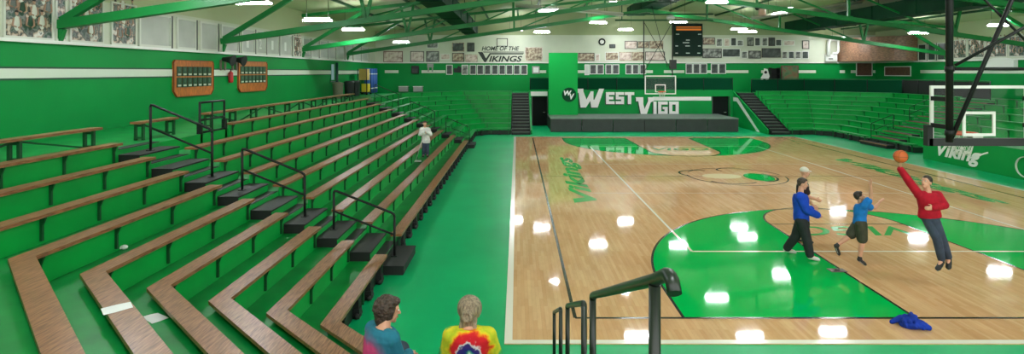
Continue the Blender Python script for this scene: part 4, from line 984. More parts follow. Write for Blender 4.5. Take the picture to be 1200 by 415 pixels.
# ------------------------------------------------------------------ loose things
def sheet(corners, label, lift):
    q = MB(); vs = []; N = 6; c0,c1,c2,c3 = [Vector(c) for c in corners]
    for j in range(2):
        for a in range(N+1):
            for b_ in range(N+1):
                s,u = a/N,b_/N; p = c0*(1-s)*(1-u)+c1*s*(1-u)+c2*s*u+c3*(1-s)*u
                p = p+Vector((0,0,.004*math.sin(3*s+2*u)**2+.0015*j+lift)); vs.append(p)
    M_ = (N+1)**2; fs = []
    for a in range(N):
        for b_ in range(N):
            k = a*(N+1)+b_; fs.append((k,k+1,k+N+2,k+N+1)); fs.append((M_+k,M_+k+N+1,M_+k+N+2,M_+k+1))
    for a in range(N):
        for e in ((a,a+1),(N*(N+1)+a+1,N*(N+1)+a),((a+1)*(N+1),a*(N+1)),(a*(N+1)+N,(a+1)*(N+1)+N)): fs.append((e[0],M_+e[0],M_+e[1],e[1]))
    q.add(vs,fs); return tag(q.build('paper_sheet',mat('paper',(236,236,236),.6)),label,'paper','white papers on the bleachers')
def at_z(px,py,z): return U(px,py,(H-z)*F/(py-CY))
zb4 = .43+RI*4; sheet([at_z(118,362,zb4),at_z(153,354,zb4),at_z(156,361,zb4),at_z(121,370,zb4)],'white paper sheet lying on an angled wooden bench in the near left corner',.001)
zt4 = RI*4; sheet([at_z(165,372,zt4),at_z(185,367,zt4),at_z(198,373,zt4),at_z(178,380,zt4)],'white paper sheet lying on the green tread right of the other sheet',.001)
p = at_z(140,293,RI*5); q = MB(); q.ell(p+Vector((-.05,0,.03)),(.05,.04,.032),9,6); q.ell(p+Vector((.06,.02,.035)),(.055,.04,.036),9,6); q.ell(p+Vector((0,.03,.03)),(.05,.05,.03),8,6)
tag(q.build('crumpled_paper',MATS['paper']),'small crumpled white paper on the green tread near the angled benches','paper')
# blue jacket on the floor
q = MB(); c_ = FL(1067,384); rr = random.Random(3)
for k in range(46):
    a = rr.uniform(0,2*PI); r = math.sqrt(rr.random()); x = c_.x+.01+.15*r*math.cos(a); y = c_.y+.13*r*math.sin(a); hh = .21*(1-r*.8)*rr.uniform(.5,1)
    an = rr.uniform(0,PI); ax_ = (Vector((math.cos(an),math.sin(an),0)),Vector((-math.sin(an),math.cos(an),0)),Vector((0,0,1)))
    q.ell((x,y,.03+hh),(rr.uniform(.06,.11),rr.uniform(.02,.035),rr.uniform(.03,.05)),10,7,0,ax_)
q.ell((c_.x,c_.y,.04),(.17,.13,.05),16,8)
q.cap((c_.x-.22,c_.y+.12,.04),(c_.x-.10,c_.y+.08,.12),.035,.05,10); q.cap((c_.x-.12,c_.y+.17,.04),(c_.x-.03,c_.y+.07,.14),.03,.05,10); q.cap((c_.x+.08,c_.y-.08,.08),(c_.x+.21,c_.y-.11,.045),.06,.045,10)
jacket_mb = q
t = thing('floor_plate','small dark square plate in the court floor near the key edge','plate',(FL(981,318).x,FL(981,318).y,.012))
p = FL(981,318); MB().box((p.x-.16,p.y-.1,.0125),(p.x+.16,p.y+.1,.024)).build('cover',mat('plate_dark',(64,62,54),.4),t)
MB().cap((p.x-.04,p.y,.027),(p.x+.04,p.y,.027),.012,.012,8).build('pull',BLACK,t)
# ------------------------------------------------------------------ people
def remesh(mb, name, m_, parent, voxel, smooth=4, fac=.5):
    o = mb.build(name, m_, parent)
    md = o.modifiers.new('r','REMESH'); md.mode = 'VOXEL'; md.voxel_size = voxel; md.use_smooth_shade = True
    if smooth:
        sm = o.modifiers.new('s','SMOOTH'); sm.factor = fac; sm.iterations = smooth
    dg = bpy.context.evaluated_depsgraph_get()
    me = bpy.data.meshes.new_from_object(o.evaluated_get(dg))
    o.modifiers.clear(); old = o.data; o.data = me; bpy.data.meshes.remove(old); me.name = name
    for p in me.polygons: p.use_smooth = True
    return o
def ellloft(mb, rings, n=20):
    vs = []; fs = []
    for c, a, b_ in rings:
        for k in range(n):
            t = 2*PI*k/n; vs.append(c+a*math.cos(t)+b_*math.sin(t))
    for i in range(len(rings)-1):
        for k in range(n): fs.append((i*n+k,i*n+(k+1)%n,(i+1)*n+(k+1)%n,(i+1)*n+k))
    fs.append(list(range(n))[::-1]); fs.append([(len(rings)-1)*n+k for k in range(n)])
    mb.add(vs, fs, 0, True)
class Person: pass
def cloth(name, c, rough=.8, var=.12, bump=.5, bs=9): return mat(name, c, rough, var=var, vscale=7, bump=bump, bscale=bs, spec=.25)
SKIN_MATS = {}
def person(J, label, group=None, skin=SKIN, s=1.0, hair=None, hairm=None, voxel=.009, build_w=1.0,
           top=None, sleeves='long', pants=None, shorts=False, shoe=BLACK, sole=None, face=None, hands=None, hem=.06, loose=.02, ploose=.024, cuff=None, headup=Vector((0,0,1)), base=None, headk=1.0):
    """J: joint name -> world point. Returns the root empty."""
    J = {k: Vector(v) for k, v in J.items()}
    if base is None:
        base = Vector((J['PEL'].x, J['PEL'].y, min(J['TOr'].z, J['TOl'].z)-.03))
    t = thing('person', label, 'person', base, group)
    lat = (J['SHl']-J['SHr']).normalized(); hlat = (J['HIl']-J['HIr']).normalized()
    up = (J['NK']-J['PEL']).normalized(); fr = lat.cross(up).normalized(); hfr = hlat.cross(up).normalized()
    w = build_w*s
    def torso(mb, g, z0=-.10, z1=1.0):
        prof = [(-.10,.13,.10),(-.02,.158,.108),(.12,.158,.108),(.32,.14,.098),(.55,.155,.112),(.75,.172,.115),(.88,.160,.098),(.96,.11,.075),(1.03,.062,.058)]
        R = []; L = (J['NK']-J['PEL']).length
        for f_, a, b_ in prof:
            if f_ < z0-.001 or f_ > z1+.001: continue
            l_ = (hlat*(1-f_)+lat*f_).normalized() if 0 < f_ < 1 else (hlat if f_ <= 0 else lat)
            q = (hfr*(1-f_)+fr*f_).normalized() if 0 < f_ < 1 else (hfr if f_ <= 0 else fr)
            k_ = 1 if f_ < .97 else .6
            R.append((J['PEL']+up*L*f_, l_*(a*w+g*k_), q*(b_*w+g*k_)))
        ellloft(mb, R)
    def limb(mb, a, b_, c, r, g, full=True):
        a, b_, c = J[a], J[b_], J[c]; r = [x*s+g for x in r]
        mb.cap(a, b_, r[0], r[1])
        if full:
            mid_ = b_+(c-b_)*.3; mb.cap(b_, mid_, r[1], r[2]); mb.cap(mid_, c, r[2], r[3])
    # ---- body: one continuous skin surface
    B = MB(); torso(B, 0)
    for sd in 'rl':
        B.cap(J['NK']-up*.06*s, J['SH'+sd], .055*s, .055*s)
        limb(B, 'SH'+sd, 'EL'+sd, 'WR'+sd, (.052,.043,.042,.029), 0)
        limb(B, 'HI'+sd, 'KN'+sd, 'AN'+sd, (.088,.057,.058,.04), 0)
        an, to = J['AN'+sd], J['TO'+sd]; B.cap(an, an+(to-an)*.8, .036*s, .026*s)
    hc = J['HD']; hf = (face or fr).normalized(); hu = (headup-hf*headup.dot(hf)).normalized(); hl = hu.cross(hf)
    ax = (hf, hl, hu); k = s*headk
    B.cap(J['NK']-up*.02, hc-hu*.05*k-hf*.015*k, .058*s, .052*s)
    B.ell(hc+hu*.025*k-hf*.008*k, (.098*k,.076*k,.092*k), 20, 14, 0, ax)
    B.ell(hc-hu*.045*k+hf*.022*k, (.066*k,.056*k,.068*k), 16, 10, 0, ax)
    B.ell(hc-hu*.095*k+hf*.058*k, (.024*k,.03*k,.02*k), 10, 8, 0, ax)
    B.cap(hc+hu*.012*k+hf*.088*k, hc-hu*.028*k+hf*.105*k, .009*k, .014*k, 8)
    for q in (-1,1):
        B.ell(hc-hu*.012*k+hl*q*.078*k-hf*.012*k, (.02*k,.009*k,.032*k), 10, 8, 0, ax)
        B.ell(hc+hu*.028*k+hl*q*.032*k+hf*.078*k, (.014*k,.022*k,.008*k), 8, 6, 0, ax)
    # hands
    for sd in 'rl':
        wr = J['WR'+sd]; spec = (hands or {}).get(sd, {})
        d = Vector(spec.get('dir', (wr-J['EL'+sd]))).normalized()
        nrm = Vector(spec.get('palm', -lat if sd == 'l' else lat)); nrm = (nrm-d*nrm.dot(d))
        if nrm.length < .05: nrm = d.orthogonal()
        nrm.normalize(); wd = d.cross(nrm)
        tsgn = spec.get('thumb', 1)          # which side the thumb leaves
        curl = spec.get('curl', .35)
        B.ell(wr+d*.048*s, (.052*s,.040*s,.017*s), 14, 8, 0, (d,wd,nrm)); B.cap(wr-d*.01, wr+d*.03*s, .028*s, .026*s)
        for j,(off,ln) in enumerate(((-.030,.062),(-.010,.078),(.011,.082),(.031,.072))):
            b0 = wr+d*.085*s+wd*off*s*tsgn; c1 = curl*.6; c2 = curl*1.5
            p1 = b0+(d*math.cos(c1)+nrm*math.sin(c1)+wd*off*3*tsgn*.3).normalized()*ln*.5*s
            p2 = p1+(d*math.cos(c2)+nrm*math.sin(c2)+wd*off*3*tsgn*.3).normalized()*ln*.5*s
            B.cap(b0-d*.02*s, p1, .0105*s, .0095*s, 8); B.cap(p1, p2, .0095*s, .008*s, 8)
        b0 = wr+d*.028*s+wd*.032*s*tsgn; p1 = b0+(d*.65+wd*.7*tsgn+nrm*.25).normalized()*.042*s; p2 = p1+(d*.9+wd*.25*tsgn+nrm*.3).normalized()*.034*s
        B.cap(b0-wd*.012*s*tsgn, p1, .014*s, .012*s, 8); B.cap(p1, p2, .011*s, .009*s, 8)
    remesh(B, 'body', skin, t, voxel, 3)
    # eyes, brows and mouth
    E = MB()
    for q in (-1,1):
        c = hc+hu*.012*k+hl*q*.032*k+hf*.083*k
        E.ell(c, (.009*k,.013*k,.008*k), 10, 8, 0, ax); E.ell(c+hf*.006*k, (.005*k,.006*k,.006*k), 8, 6, 1, ax)
    E.build('eyes', [WHITE, mat('iris_dark',(40,30,26),.3)], t)
    M_ = MB(); M_.ell(hc-hu*.062*k+hf*.087*k, (.008*k,.024*k,.007*k), 10, 6, 0, ax); M_.build('mouth', mat('lips',(168,92,84),.5), t)
    if hair:
        Hm = MB(); hair(Hm, hc, hf, hl, hu, k, ax); remesh(Hm, 'hair', hairm, t, min(voxel,.008), 1)
    # ---- clothes
    if top:
        T = MB(); torso(T, loose, -.10 if hem >= .06 else -.02, .97)
        hemr = J['PEL']-up*hem
        for sd in 'rl':
            T.cap(J['NK']-up*.075*s, J['SH'+sd], .052*s+loose, .056*s+loose)
            if sleeves == 'long':
                limb(T, 'SH'+sd, 'EL'+sd, 'WR'+sd, (.056,.05,.048,.036), loose*.8)
            else:
                a, b_ = J['SH'+sd], J['EL'+sd]; T.cap(a, a+(b_-a)*.62, .056*s+loose, .054*s+loose)
        remesh(T, top[0], top[1], t, voxel, 4)
        if cuff:
            for sd in 'rl':
                d = (J['WR'+sd]-J['EL'+sd]).normalized(); MB().cap(J['WR'+sd]-d*.05, J['WR'+sd]-d*.015, .042*s, .040*s).build('cuff', cuff, t)
    if pants:
        Pn = MB(); torso(Pn, loose*.55, -.10, .15)
        for sd in 'rl':
            h_, kn, an = J['HI'+sd], J['KN'+sd], J['AN'+sd]
            if not shorts: Pn.cap(h_, kn, .092*s+ploose, .062*s+ploose)
            if shorts: Pn.cap(h_, kn+(h_-kn)*.16, .095*s+ploose, .078*s+ploose)
            else:
                m2 = kn+(an-kn)*.35; Pn.cap(kn, m2, .062*s+ploose, .06*s+ploose); Pn.cap(m2, an+(kn-an)*.06, .06*s+ploose, .05*s+ploose)
        remesh(Pn, pants[0], pants[1], t, voxel, 3)
    for sd in 'rl':
        an, to = J['AN'+sd], J['TO'+sd]; d = (to-an); 
        leg = (J['AN'+sd]-J['KN'+sd]).normalized()
        hl_ = an+leg*.045*s; fd = (to-hl_); fd.normalize(); sdv = fd.cross(leg).normalized(); dn = sdv.cross(fd)*-1
        if dn.dot(leg) < 0: dn = -dn
        Sh = MB(); L = .13*s
        c = (hl_+to)/2; LL = (to-hl_).length/2+.045*s
        Sh.ell(c+fd*.0, (LL*1.06,.05*s,.042*s), 18, 10, 0, (fd,sdv,dn)); Sh.ell(hl_, (.055*s,.045*s,.048*s), 14, 10, 0, (fd,sdv,dn)); Sh.cap(an-leg*.01, hl_+fd*.03, .046*s, .044*s); Sh.ell(to-fd*.02, (.066*s,.052*s,.04*s), 14, 10, 0, (fd,sdv,dn))
        so = remesh(Sh, 'shoe', shoe, t, .008, 3)
        if sole:
            Q = MB(); Q.ell(c+dn*.026*s, (LL*1.0,.042*s,.012*s), 18, 6, 0, (fd,sdv,dn)); Q.build('sole', sole, so if False else t)
    return t
def hair_short(vol=1.0, back=0, low=.0):
    def f(Hm, hc, hf, hl, hu, k, ax):
        Hm.ell(hc+hu*.045*k-hf*.022*k, (.096*k*vol,.083*k*vol,.088*k*vol), 18, 12, 0, ax)
        Hm.ell(hc-hf*.055*k+hu*(.012-low)*k, (.055*k*vol,.074*k*vol,.068*k*vol), 16, 10, 0, ax)
        Hm.cap(hc+hu*.085*k+hf*.055*k, hc+hu*.10*k-hf*.02*k, .032*k, .04*k)
    return f
def hair_cap(Hm, hc, hf, hl, hu, k, ax):
    Hm.ell(hc+hu*.05*k-hf*.012*k, (.102*k,.083*k,.080*k), 18, 12, 0, ax)
    Hm.ell(hc+hu*.045*k+hf*.10*k, (.05*k,.055*k,.010*k), 14, 8, 0, ax)
def hair_woman_curly(Hm, hc, hf, hl, hu, k, ax):
    rr = random.Random(5)
    Hm.ell(hc+hu*.03*k-hf*.03*k, (.105*k,.096*k,.105*k), 18, 12, 0, ax)
    Hm.ell(hc-hu*.06*k-hf*.06*k, (.065*k,.082*k,.09*k), 16, 10, 0, ax)
    Hm.ell(hc+hu*.082*k+hf*.035*k, (.065*k,.072*k,.042*k), 14, 8, 0, ax)
    for q in (-1,1): Hm.ell(hc+hu*.0*k+hl*q*.07*k-hf*.005*k, (.045*k,.022*k,.07*k), 12, 8, 0, ax)
    for j in range(150):
        u = rr.uniform(-.65,1); a = rr.uniform(.75,2*PI-.75); q = math.sqrt(1-u*u)
        d = hf*math.cos(a)*q+hl*math.sin(a)*q+hu*u
        if d.dot(hf) > .45: continue
        p = hc+hu*.02*k-hf*.03*k+hf*(d.dot(hf))*.106*k+hl*d.dot(hl)*.097*k+hu*d.dot(hu)*.112*k
        Hm.ell(p, (.019*k,.015*k,.017*k), 7, 5, 0, ax)
def hair_bun(Hm, hc, hf, hl, hu, k, ax):
    rr = random.Random(9)
    Hm.ell(hc+hu*.03*k-hf*.022*k, (.105*k,.104*k,.104*k), 20, 14, 0, ax)
    Hm.ell(hc-hu*.055*k-hf*.055*k, (.058*k,.074*k,.085*k), 16, 10, 0, ax)
    c = hc-hu*.02*k-hf*.115*k
    Hm.ell(c, (.035*k,.05*k,.052*k), 14, 10, 0, ax)
    for j in range(10):                                   # twisted strands of the bun
        a = 2*PI*j/10; Hm.tube([c-hf*.02*k+hl*.035*k*math.cos(a+x*.5)*(1.25-.25*x)+hu*.04*k*math.sin(a+x*.5)*(1.25-.25*x)-hf*.012*k*x for x in (0,1,2)], .009*k, 7)
    for j in range(26):                                   # combed strands over the skull
        a = -1.35+2.7*j/25
        pts = []
        for i in range(7):
            s_ = i/6; el = 1.45-s_*1.75
            d = hl*math.sin(a)*math.cos(el)*1.0+hu*math.sin(el)-hf*math.cos(a)*math.cos(el)
            d.normalize(); pts.append(hc+hu*.028*k-hf*.022*k-hf*(-d.dot(hf))*.107*k*1+hl*d.dot(hl)*.096*k+hu*d.dot(hu)*.104*k)
        Hm.tube(pts, .0055*k, 6)
    for j in range(7):
        x = -.06+.02*j; Hm.tube([hc-hu*.08*k-hf*.08*k+hl*x*k, hc-hu*.13*k-hf*.085*k+hl*x*1.1*k, hc-hu*(.16+rr.uniform(0,.03))*k-hf*.075*k+hl*x*1.15*k],.006*k,6,radii=[.014*k,.009*k,.003*k])
HAIR_DARK = mat('hair_dark',(40,30,26),.5,var=.3,vscale=40,bump=.6,bscale=60)
HAIR_BROWN = mat('hair_brown',(58,44,36),.5,var=.4,vscale=50,bump=.7,bscale=70)
HAIR_GREY = mat('hair_ash',(98,82,68),.42,vscale=22,bump=.9,bscale=34,stretch=(3,3,.5),c2=(178,158,132))
CAPM = mat('cap_white',(214,206,198),.7)
DENIM = cloth('dark_denim',(58,68,86)); OLIVE = cloth('olive_shorts',(64,66,54)); CHAR = cloth('charcoal_trousers',(40,44,46))
def Jp(Y, **kw):
    return {k: (U(v[0],v[1],Y+(v[2] if len(v) > 2 else 0))) for k, v in kw.items()}
# man in the blue jacket
person(Jp(12.4, HD=(940.5,215.5), NK=(938,226), PEL=(939,256), SHr=(938.5,231,-.17), SHl=(939,231,.17), ELr=(945,246,-.23), WRr=(957.5,252,-.2), ELl=(941,247,.26), WRl=(950,245,.3),
    HIr=(939,259,-.09), HIl=(939,259,.09), KNr=(945.5,280,-.09), ANr=(949,299,-.1), TOr=(958.5,304,-.1), KNl=(932.5,277,.14), ANl=(922,291,.32), TOl=(931,295.5,.42)),
    'person in a royal blue jacket and dark trousers striding across the court', skin=SKIN, s=1.02, build_w=1.0,
    hair=hair_short(1.0), hairm=HAIR_BROWN, top=('jacket',cloth('royal_blue_fleece',(22,66,178))), pants=('trousers',CHAR), shoe=mat('shoe_white',(208,206,200),.5), face=Vector((1,-.35,-.12)), loose=.05, ploose=.036,
    hands={'r':{'palm':(0,1,0),'thumb':1,'curl':.5},'l':{'palm':(0,-1,0),'thumb':-1,'curl':.5}})
# man behind
person(Jp(13.6, HD=(943,202), NK=(941,212), PEL=(939.5,240), SHr=(941,217,-.17), SHl=(941,217,.17), ELr=(948,231,-.24), WRr=(955.5,233.5,-.25), ELl=(945,232,.25), WRl=(952,240,.22),
    HIr=(939.5,243,-.09), HIl=(939.5,243,.09), KNr=(944,262,-.09), ANr=(943,280.5,-.1), TOr=(951,284,-.12), KNl=(937,262,.1), ANl=(931,278,.12), TOl=(938.5,282.5,.1)),
    'person in dark clothes, white cap and glasses walking behind the blue jacket', skin=SKIN, s=1.0, hair=hair_cap, hairm=CAPM,
    top=('shirt',cloth('dark_maroon_shirt',(44,34,40))), pants=('trousers',CHAR), shoe=BLACKP, face=Vector((1,-.4,-.1)), loose=.026, ploose=.03,
    hands={'r':{'palm':(0,1,0),'thumb':1},'l':{'palm':(0,-1,0),'thumb':-1}}, sleeves='short')
# boy
person(Jp(11.95, HD=(1007,230.5), NK=(1009,238.5), PEL=(1007.3,261), SHr=(1012.5,241.5,-.14), SHl=(1010,241.5,.14), ELr=(1020.5,231.5,-.2), WRr=(1020.2,218,-.22), ELl=(1025,243.5,.2), WRl=(1030,238,.22),
    HIr=(1009,263,-.08), HIl=(1006,263,.08), KNr=(1010.5,283,-.08), ANr=(1007.5,302,-.08), TOr=(1013.5,309.5,-.1), KNl=(996,276.5,.1), ANl=(981.5,287,.12), TOl=(983,297.5,.14)),
    'boy in a blue shirt and olive shorts lunging with one arm raised to block', skin=SKIN, s=.90, hair=hair_short(1.02), hairm=HAIR_DARK,
    top=('t_shirt',cloth('bright_blue_shirt',(28,112,190))), sleeves='short', pants=('shorts',OLIVE), shorts=True, shoe=BLACKP, sole=mat('sole_grey',(150,150,146),.5), face=Vector((1,-.1,.25)), loose=.028, ploose=.034,
    hands={'r':{'dir':(.02,0,1),'palm':(1,.2,0),'thumb':1,'curl':.15},'l':{'dir':(.6,0,.7),'palm':(.7,0,-.5),'thumb':1,'curl':.3}})
# man in red
person(Jp(10.8, HD=(1085.5,213.5), NK=(1087.5,224), PEL=(1089.5,254), SHr=(1077,228.5,.03), SHl=(1099,229,-.02), ELr=(1065.5,213,.02), WRr=(1055.3,198.5,.02), ELl=(1107,240.5,-.06), WRl=(1094.5,243.5,-.22),
    HIr=(1087.5,256.5,.02), HIl=(1093.5,256.5,-.02), KNr=(1098,280,-.02), ANr=(1103.5,304.5,.06), TOr=(1099,315,-.04), KNl=(1104,280,.0), ANl=(1111.5,302,.1), TOl=(1111.5,313.5,.0)),
    'person in a red sweater and jeans leaping to lift the basketball one-handed', skin=SKIN, s=1.0, hair=hair_short(1.03), hairm=HAIR_DARK,
    top=('sweater',cloth('crimson_sweater',(168,18,40))), pants=('jeans',DENIM), shoe=BLACKP, sole=mat('sole_grey',(150,150,146),.5), face=Vector((-.9,-.45,.28)), loose=.03, ploose=.016, hem=.05,
    hands={'r':{'dir':(-.1,0,1),'palm':(.2,-.1,1),'thumb':1,'curl':.2},'l':{'dir':(-1,-.1,-.1),'palm':(0,1,0),'thumb':-1,'curl':.5}})
b_ = U(1055.3,183.4,10.82); t = thing('basketball','orange basketball on the raised fingertips of the person in red','ball',tuple(b_-Vector((0,0,.121))))
MB().ell(b_,(.121,)*3,32,20).build('cover',mat('ball_orange',(206,98,44),.55,bump=.2,bscale=200),t)
q = MB(); R_ = .1215
for f in (lambda a: Vector((math.cos(a),math.sin(a),0)), lambda a: Vector((math.cos(a),0,math.sin(a)))): q.tube([b_+f(2*PI*k/40)*R_ for k in range(40)],.0025,6,closed=True)
for sg in (-1,1): q.tube([b_+Vector((math.cos(a)*.72, sg*(.55+.12*math.cos(2*a)), math.sin(a)*.72)).normalized()*R_ for a in [2*PI*k/40 for k in range(40)]],.0025,6,closed=True)
q.build('seams',BLACK,t)
# mopper on the bleachers
Ym = 22.5
person(Jp(Ym, HD=(497.8,145), NK=(498,149.5), PEL=(499.3,166), SHr=(493.8,151.6,0), SHl=(502.4,151.8,0), ELr=(492.3,157.8,-.1), WRr=(496.8,156.5,-.24), ELl=(504.6,157.6,-.1), WRl=(500.4,154.6,-.24),
    HIr=(497.4,167.2,0), HIl=(500.8,167.2,0), KNr=(496.6,176,-.03), ANr=(496.2,181.6,.03), TOr=(495.8,183.4,-.13), KNl=(500.8,176,-.03), ANl=(500.8,181.6,.03), TOl=(500.9,183.4,-.13)),
    'person in a white long-sleeved shirt and jeans standing on the bleachers holding a mop', skin=SKIN, s=.86, hair=hair_short(1.0), hairm=HAIR_BROWN, voxel=.009,
    top=('sweatshirt',cloth('white_sweatshirt',(222,220,218))), pants=('jeans',DENIM), shoe=BLACKP, face=Vector((.25,-1,-.2)), loose=.034, ploose=.018, base=Vector((U(498.5,186,Ym).x,Ym,.43+RI)), headk=1.05,
    hands={'r':{'dir':(.7,-.1,.3),'palm':(.0,.3,-1),'thumb':1,'curl':.9},'l':{'dir':(-.8,-.1,.2),'palm':(0,.3,-1),'thumb':-1,'curl':.9}})
ma, mb_ = U(497.2,155.6,Ym-.28), Vector((-3.93,Ym-.15,RI*2+.03))
t = thing('dust_mop','pale mop held by the person on the bleachers','mop',(mb_.x,mb_.y,RI*2))
MB().tube([mb_+Vector((0,0,.04)),ma+(ma-mb_)*.06],.016,8).build('handle',mat('mop_handle',(190,196,190),.5),t)
q = MB(); q.box((mb_.x-.17,mb_.y-.06,RI*2+.001),(mb_.x+.2,mb_.y+.06,RI*2+.05)); 
for k in range(14): q.cap((mb_.x-.18+.029*k,mb_.y-.06,RI*2+.02),(mb_.x-.19+.029*k,mb_.y-.11,RI*2+.018),.016,.014,6)
q.build('mop_head',mat('mop_white',(214,216,210),.9),t)
# the two seated spectators on the near end benches (fourth row up)
def near_bench(i, x0, x1, label):
    return None
zs = .43+RI*3; zf = RI*3
def seated(xp, Yb, xsh_l, xsh_r, **kw):
    pass
DENIMBLUE = bpy.data.materials.new('denim_shirt'); DENIMBLUE.use_nodes = True
def posmat(m_, build):
    nt = m_.node_tree; b_ = nt.nodes['Principled BSDF']; b_.inputs['Roughness'].default_value = .85; b_.inputs['Specular IOR Level'].default_value = .2
    tc = nt.nodes.new('ShaderNodeTexCoord'); build(nt, b_, tc)
    n2 = nt.nodes.new('ShaderNodeTexNoise'); n2.inputs['Scale'].default_value = 11; nt.links.new(tc.outputs['Object'], n2.inputs['Vector'])
    bp = nt.nodes.new('ShaderNodeBump'); bp.inputs['Strength'].default_value = .5; bp.inputs['Distance'].default_value = .02
    nt.links.new(n2.outputs['Fac'], bp.inputs['Height']); nt.links.new(bp.outputs['Normal'], b_.inputs['Normal'])
def dist_node(nt, tc, cx, cy, cz, k=(1,1,1), noise=.05, ns=9):
    mp = nt.nodes.new('ShaderNodeMapping'); mp.inputs['Location'].default_value = (-cx*k[0],-cy*k[1],-cz*k[2]); mp.inputs['Scale'].default_value = k
    nt.links.new(tc.outputs['Object'], mp.inputs['Vector'])
    ln = nt.nodes.new('ShaderNodeVectorMath'); ln.operation = 'LENGTH'; nt.links.new(mp.outputs['Vector'], ln.inputs[0])
    nz = nt.nodes.new('ShaderNodeTexNoise'); nz.inputs['Scale'].default_value = ns; nz.inputs['Detail'].default_value = 3; nt.links.new(tc.outputs['Object'], nz.inputs['Vector'])
    ma_ = nt.nodes.new('ShaderNodeMath'); ma_.operation = 'MULTIPLY_ADD'; ma_.inputs[1].default_value = noise*2; ma_.inputs[2].default_value = -noise
    nt.links.new(nz.outputs['Fac'], ma_.inputs[0])
    ad = nt.nodes.new('ShaderNodeMath'); nt.links.new(ln.outputs['Value'], ad.inputs[0]); nt.links.new(ma_.outputs[0], ad.inputs[1]); return ad.outputs[0]
def ramp_node(nt, src, stops, interp='LINEAR'):
    r = nt.nodes.new('ShaderNodeValToRGB'); r.color_ramp.interpolation = interp; e = r.color_ramp.elements
    while len(e) < len(stops): e.new(.5)
    for el, (p, c) in zip(e, stops): el.position = p; el.color = lin(c)
    nt.links.new(src, r.inputs['Fac']); return r.outputs['Color']
Y1 = 5.12
root1 = Vector((-1.2, Y1, zs)); root2 = Vector((-.45, Y1, zs))
def build1(nt, b_, tc):
    d = dist_node(nt, tc, -.13, -.02, .27, (1,.6,1), .05, 7)
    c1 = ramp_node(nt, d, [(.0,(206,62,120)),(.13,(196,70,120)),(.17,(110,96,130)),(.23,(44,112,136)),(.6,(30,122,146))]); nt.links.new(c1, b_.inputs['Base Color'])
posmat(DENIMBLUE, build1)
TIEDYE = bpy.data.materials.new('tie_dye_cotton'); TIEDYE.use_nodes = True
def build2(nt, b_, tc):
    d = dist_node(nt, tc, .035, -.14, .33, (1,.55,1), .075, 13)
    c1 = ramp_node(nt, d, [(.0,(220,232,215)),(.03,(70,150,120)),(.05,(24,40,110)),(.085,(60,40,110)),(.10,(210,208,212)),(.115,(196,28,44)),(.165,(206,36,40)),(.185,(238,128,30)),(.205,(222,204,44)),(.235,(176,190,44)),(.27,(214,200,48)),(.305,(70,170,80)),(.34,(20,120,110)),(.37,(40,60,140)),(.42,(186,40,80))]); nt.links.new(c1, b_.inputs['Base Color'])
posmat(TIEDYE, build2)
x = -1.24
person(dict(HD=(x+.075,Y1+.10,1.885), NK=(x+.05,Y1+.03,1.775), PEL=(x,Y1-.02,zs+.10), SHl=(x-.085,Y1+.16,1.69), SHr=(x+.135,Y1-.06,1.69), ELl=(x-.10,Y1+.24,1.44), WRl=(x+.02,Y1+.42,1.40), ELr=(x+.20,Y1+.02,1.43), WRr=(x+.22,Y1+.27,1.40),
    HIl=(x-.10,Y1+.0,zs+.10), HIr=(x+.10,Y1,zs+.10), KNl=(x-.12,Y1+.44,zs+.10), KNr=(x+.12,Y1+.44,zs+.10), ANl=(x-.12,Y1+.40,zf+.09), ANr=(x+.12,Y1+.40,zf+.09), TOl=(x-.13,Y1+.56,zf+.04), TOr=(x+.13,Y1+.56,zf+.04)),
    'seated person from behind with brown hair and a blue shirt with pink patch', skin=SKIN, s=.98, hair=hair_woman_curly, hairm=HAIR_BROWN, voxel=.007,
    top=('shirt',DENIMBLUE), pants=('jeans',DENIM), shoe=BLACKP, face=Vector((1,.38,-.12)), loose=.022, base=root1, headk=1.0,
    hands={'l':{'palm':(0,0,-1),'thumb':1,'curl':.4},'r':{'palm':(0,0,-1),'thumb':-1,'curl':.4}})
x = -.43
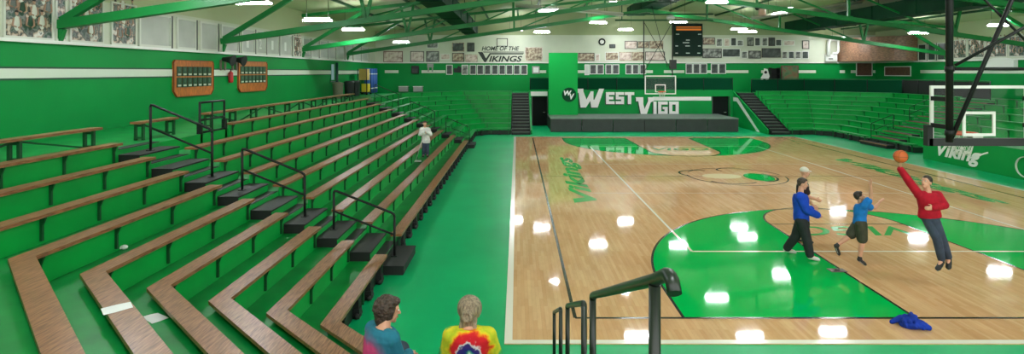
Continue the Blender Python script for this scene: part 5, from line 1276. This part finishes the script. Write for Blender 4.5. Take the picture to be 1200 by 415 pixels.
person(dict(HD=(x+.0,Y1+.12,1.865), NK=(x+.0,Y1+.03,1.775), PEL=(x,Y1-.02,zs+.10), SHl=(x-.16,Y1+.03,1.685), SHr=(x+.17,Y1+.03,1.685), ELl=(x-.235,Y1+.10,1.40), WRl=(x-.24,Y1+.33,1.41), ELr=(x+.25,Y1+.12,1.42), WRr=(x+.14,Y1+.36,1.40),
    HIl=(x-.10,Y1+.0,zs+.10), HIr=(x+.10,Y1,zs+.10), KNl=(x-.12,Y1+.44,zs+.10), KNr=(x+.12,Y1+.44,zs+.10), ANl=(x-.12,Y1+.40,zf+.09), ANr=(x+.12,Y1+.40,zf+.09), TOl=(x-.13,Y1+.56,zf+.04), TOr=(x+.13,Y1+.56,zf+.04)),
    'seated person from behind with ash-coloured bun and a tie-dye shirt', skin=SKIN, s=1.0, hair=hair_bun, hairm=HAIR_GREY, voxel=.007,
    top=('t_shirt',TIEDYE), pants=('jeans',DENIM), shoe=BLACKP, face=Vector((.08,1,-.25)), loose=.026, base=root2, headk=1.1,
    hands={'l':{'palm':(0,0,-1),'thumb':1,'curl':.4},'r':{'palm':(0,0,-1),'thumb':-1,'curl':.4}})
t = thing('cloth_jacket','crumpled blue jacket lying on the court at the near baseline','jacket',(FL(1067,384).x,FL(1067,384).y,.012))
o = remesh(jacket_mb,'fabric',cloth('jacket_blue',(18,50,150)),t,.01,2)
for v in o.data.vertices:
    v.co.z = max(v.co.z, .001)
# ------------------------------------------------------------------ world and view
wd = bpy.data.worlds.new('world'); S.world = wd; wd.use_nodes = True
wd.node_tree.nodes['Background'].inputs[0].default_value = (1,.99,.96,1); wd.node_tree.nodes['Background'].inputs[1].default_value = .8
S.view_settings.view_transform = 'Standard'; S.view_settings.look = 'None'; S.view_settings.gamma = 1; S.view_settings.use_curve_mapping = False
S.view_settings.exposure = 1.9
S.cycles.use_denoising = True
S.cycles.max_bounces = 8; S.cycles.diffuse_bounces = 6; S.cycles.glossy_bounces = 3; S.cycles.transparent_max_bounces = 8
S.cycles.caustics_reflective = False; S.cycles.caustics_refractive = False; S.cycles.sample_clamp_indirect = 6
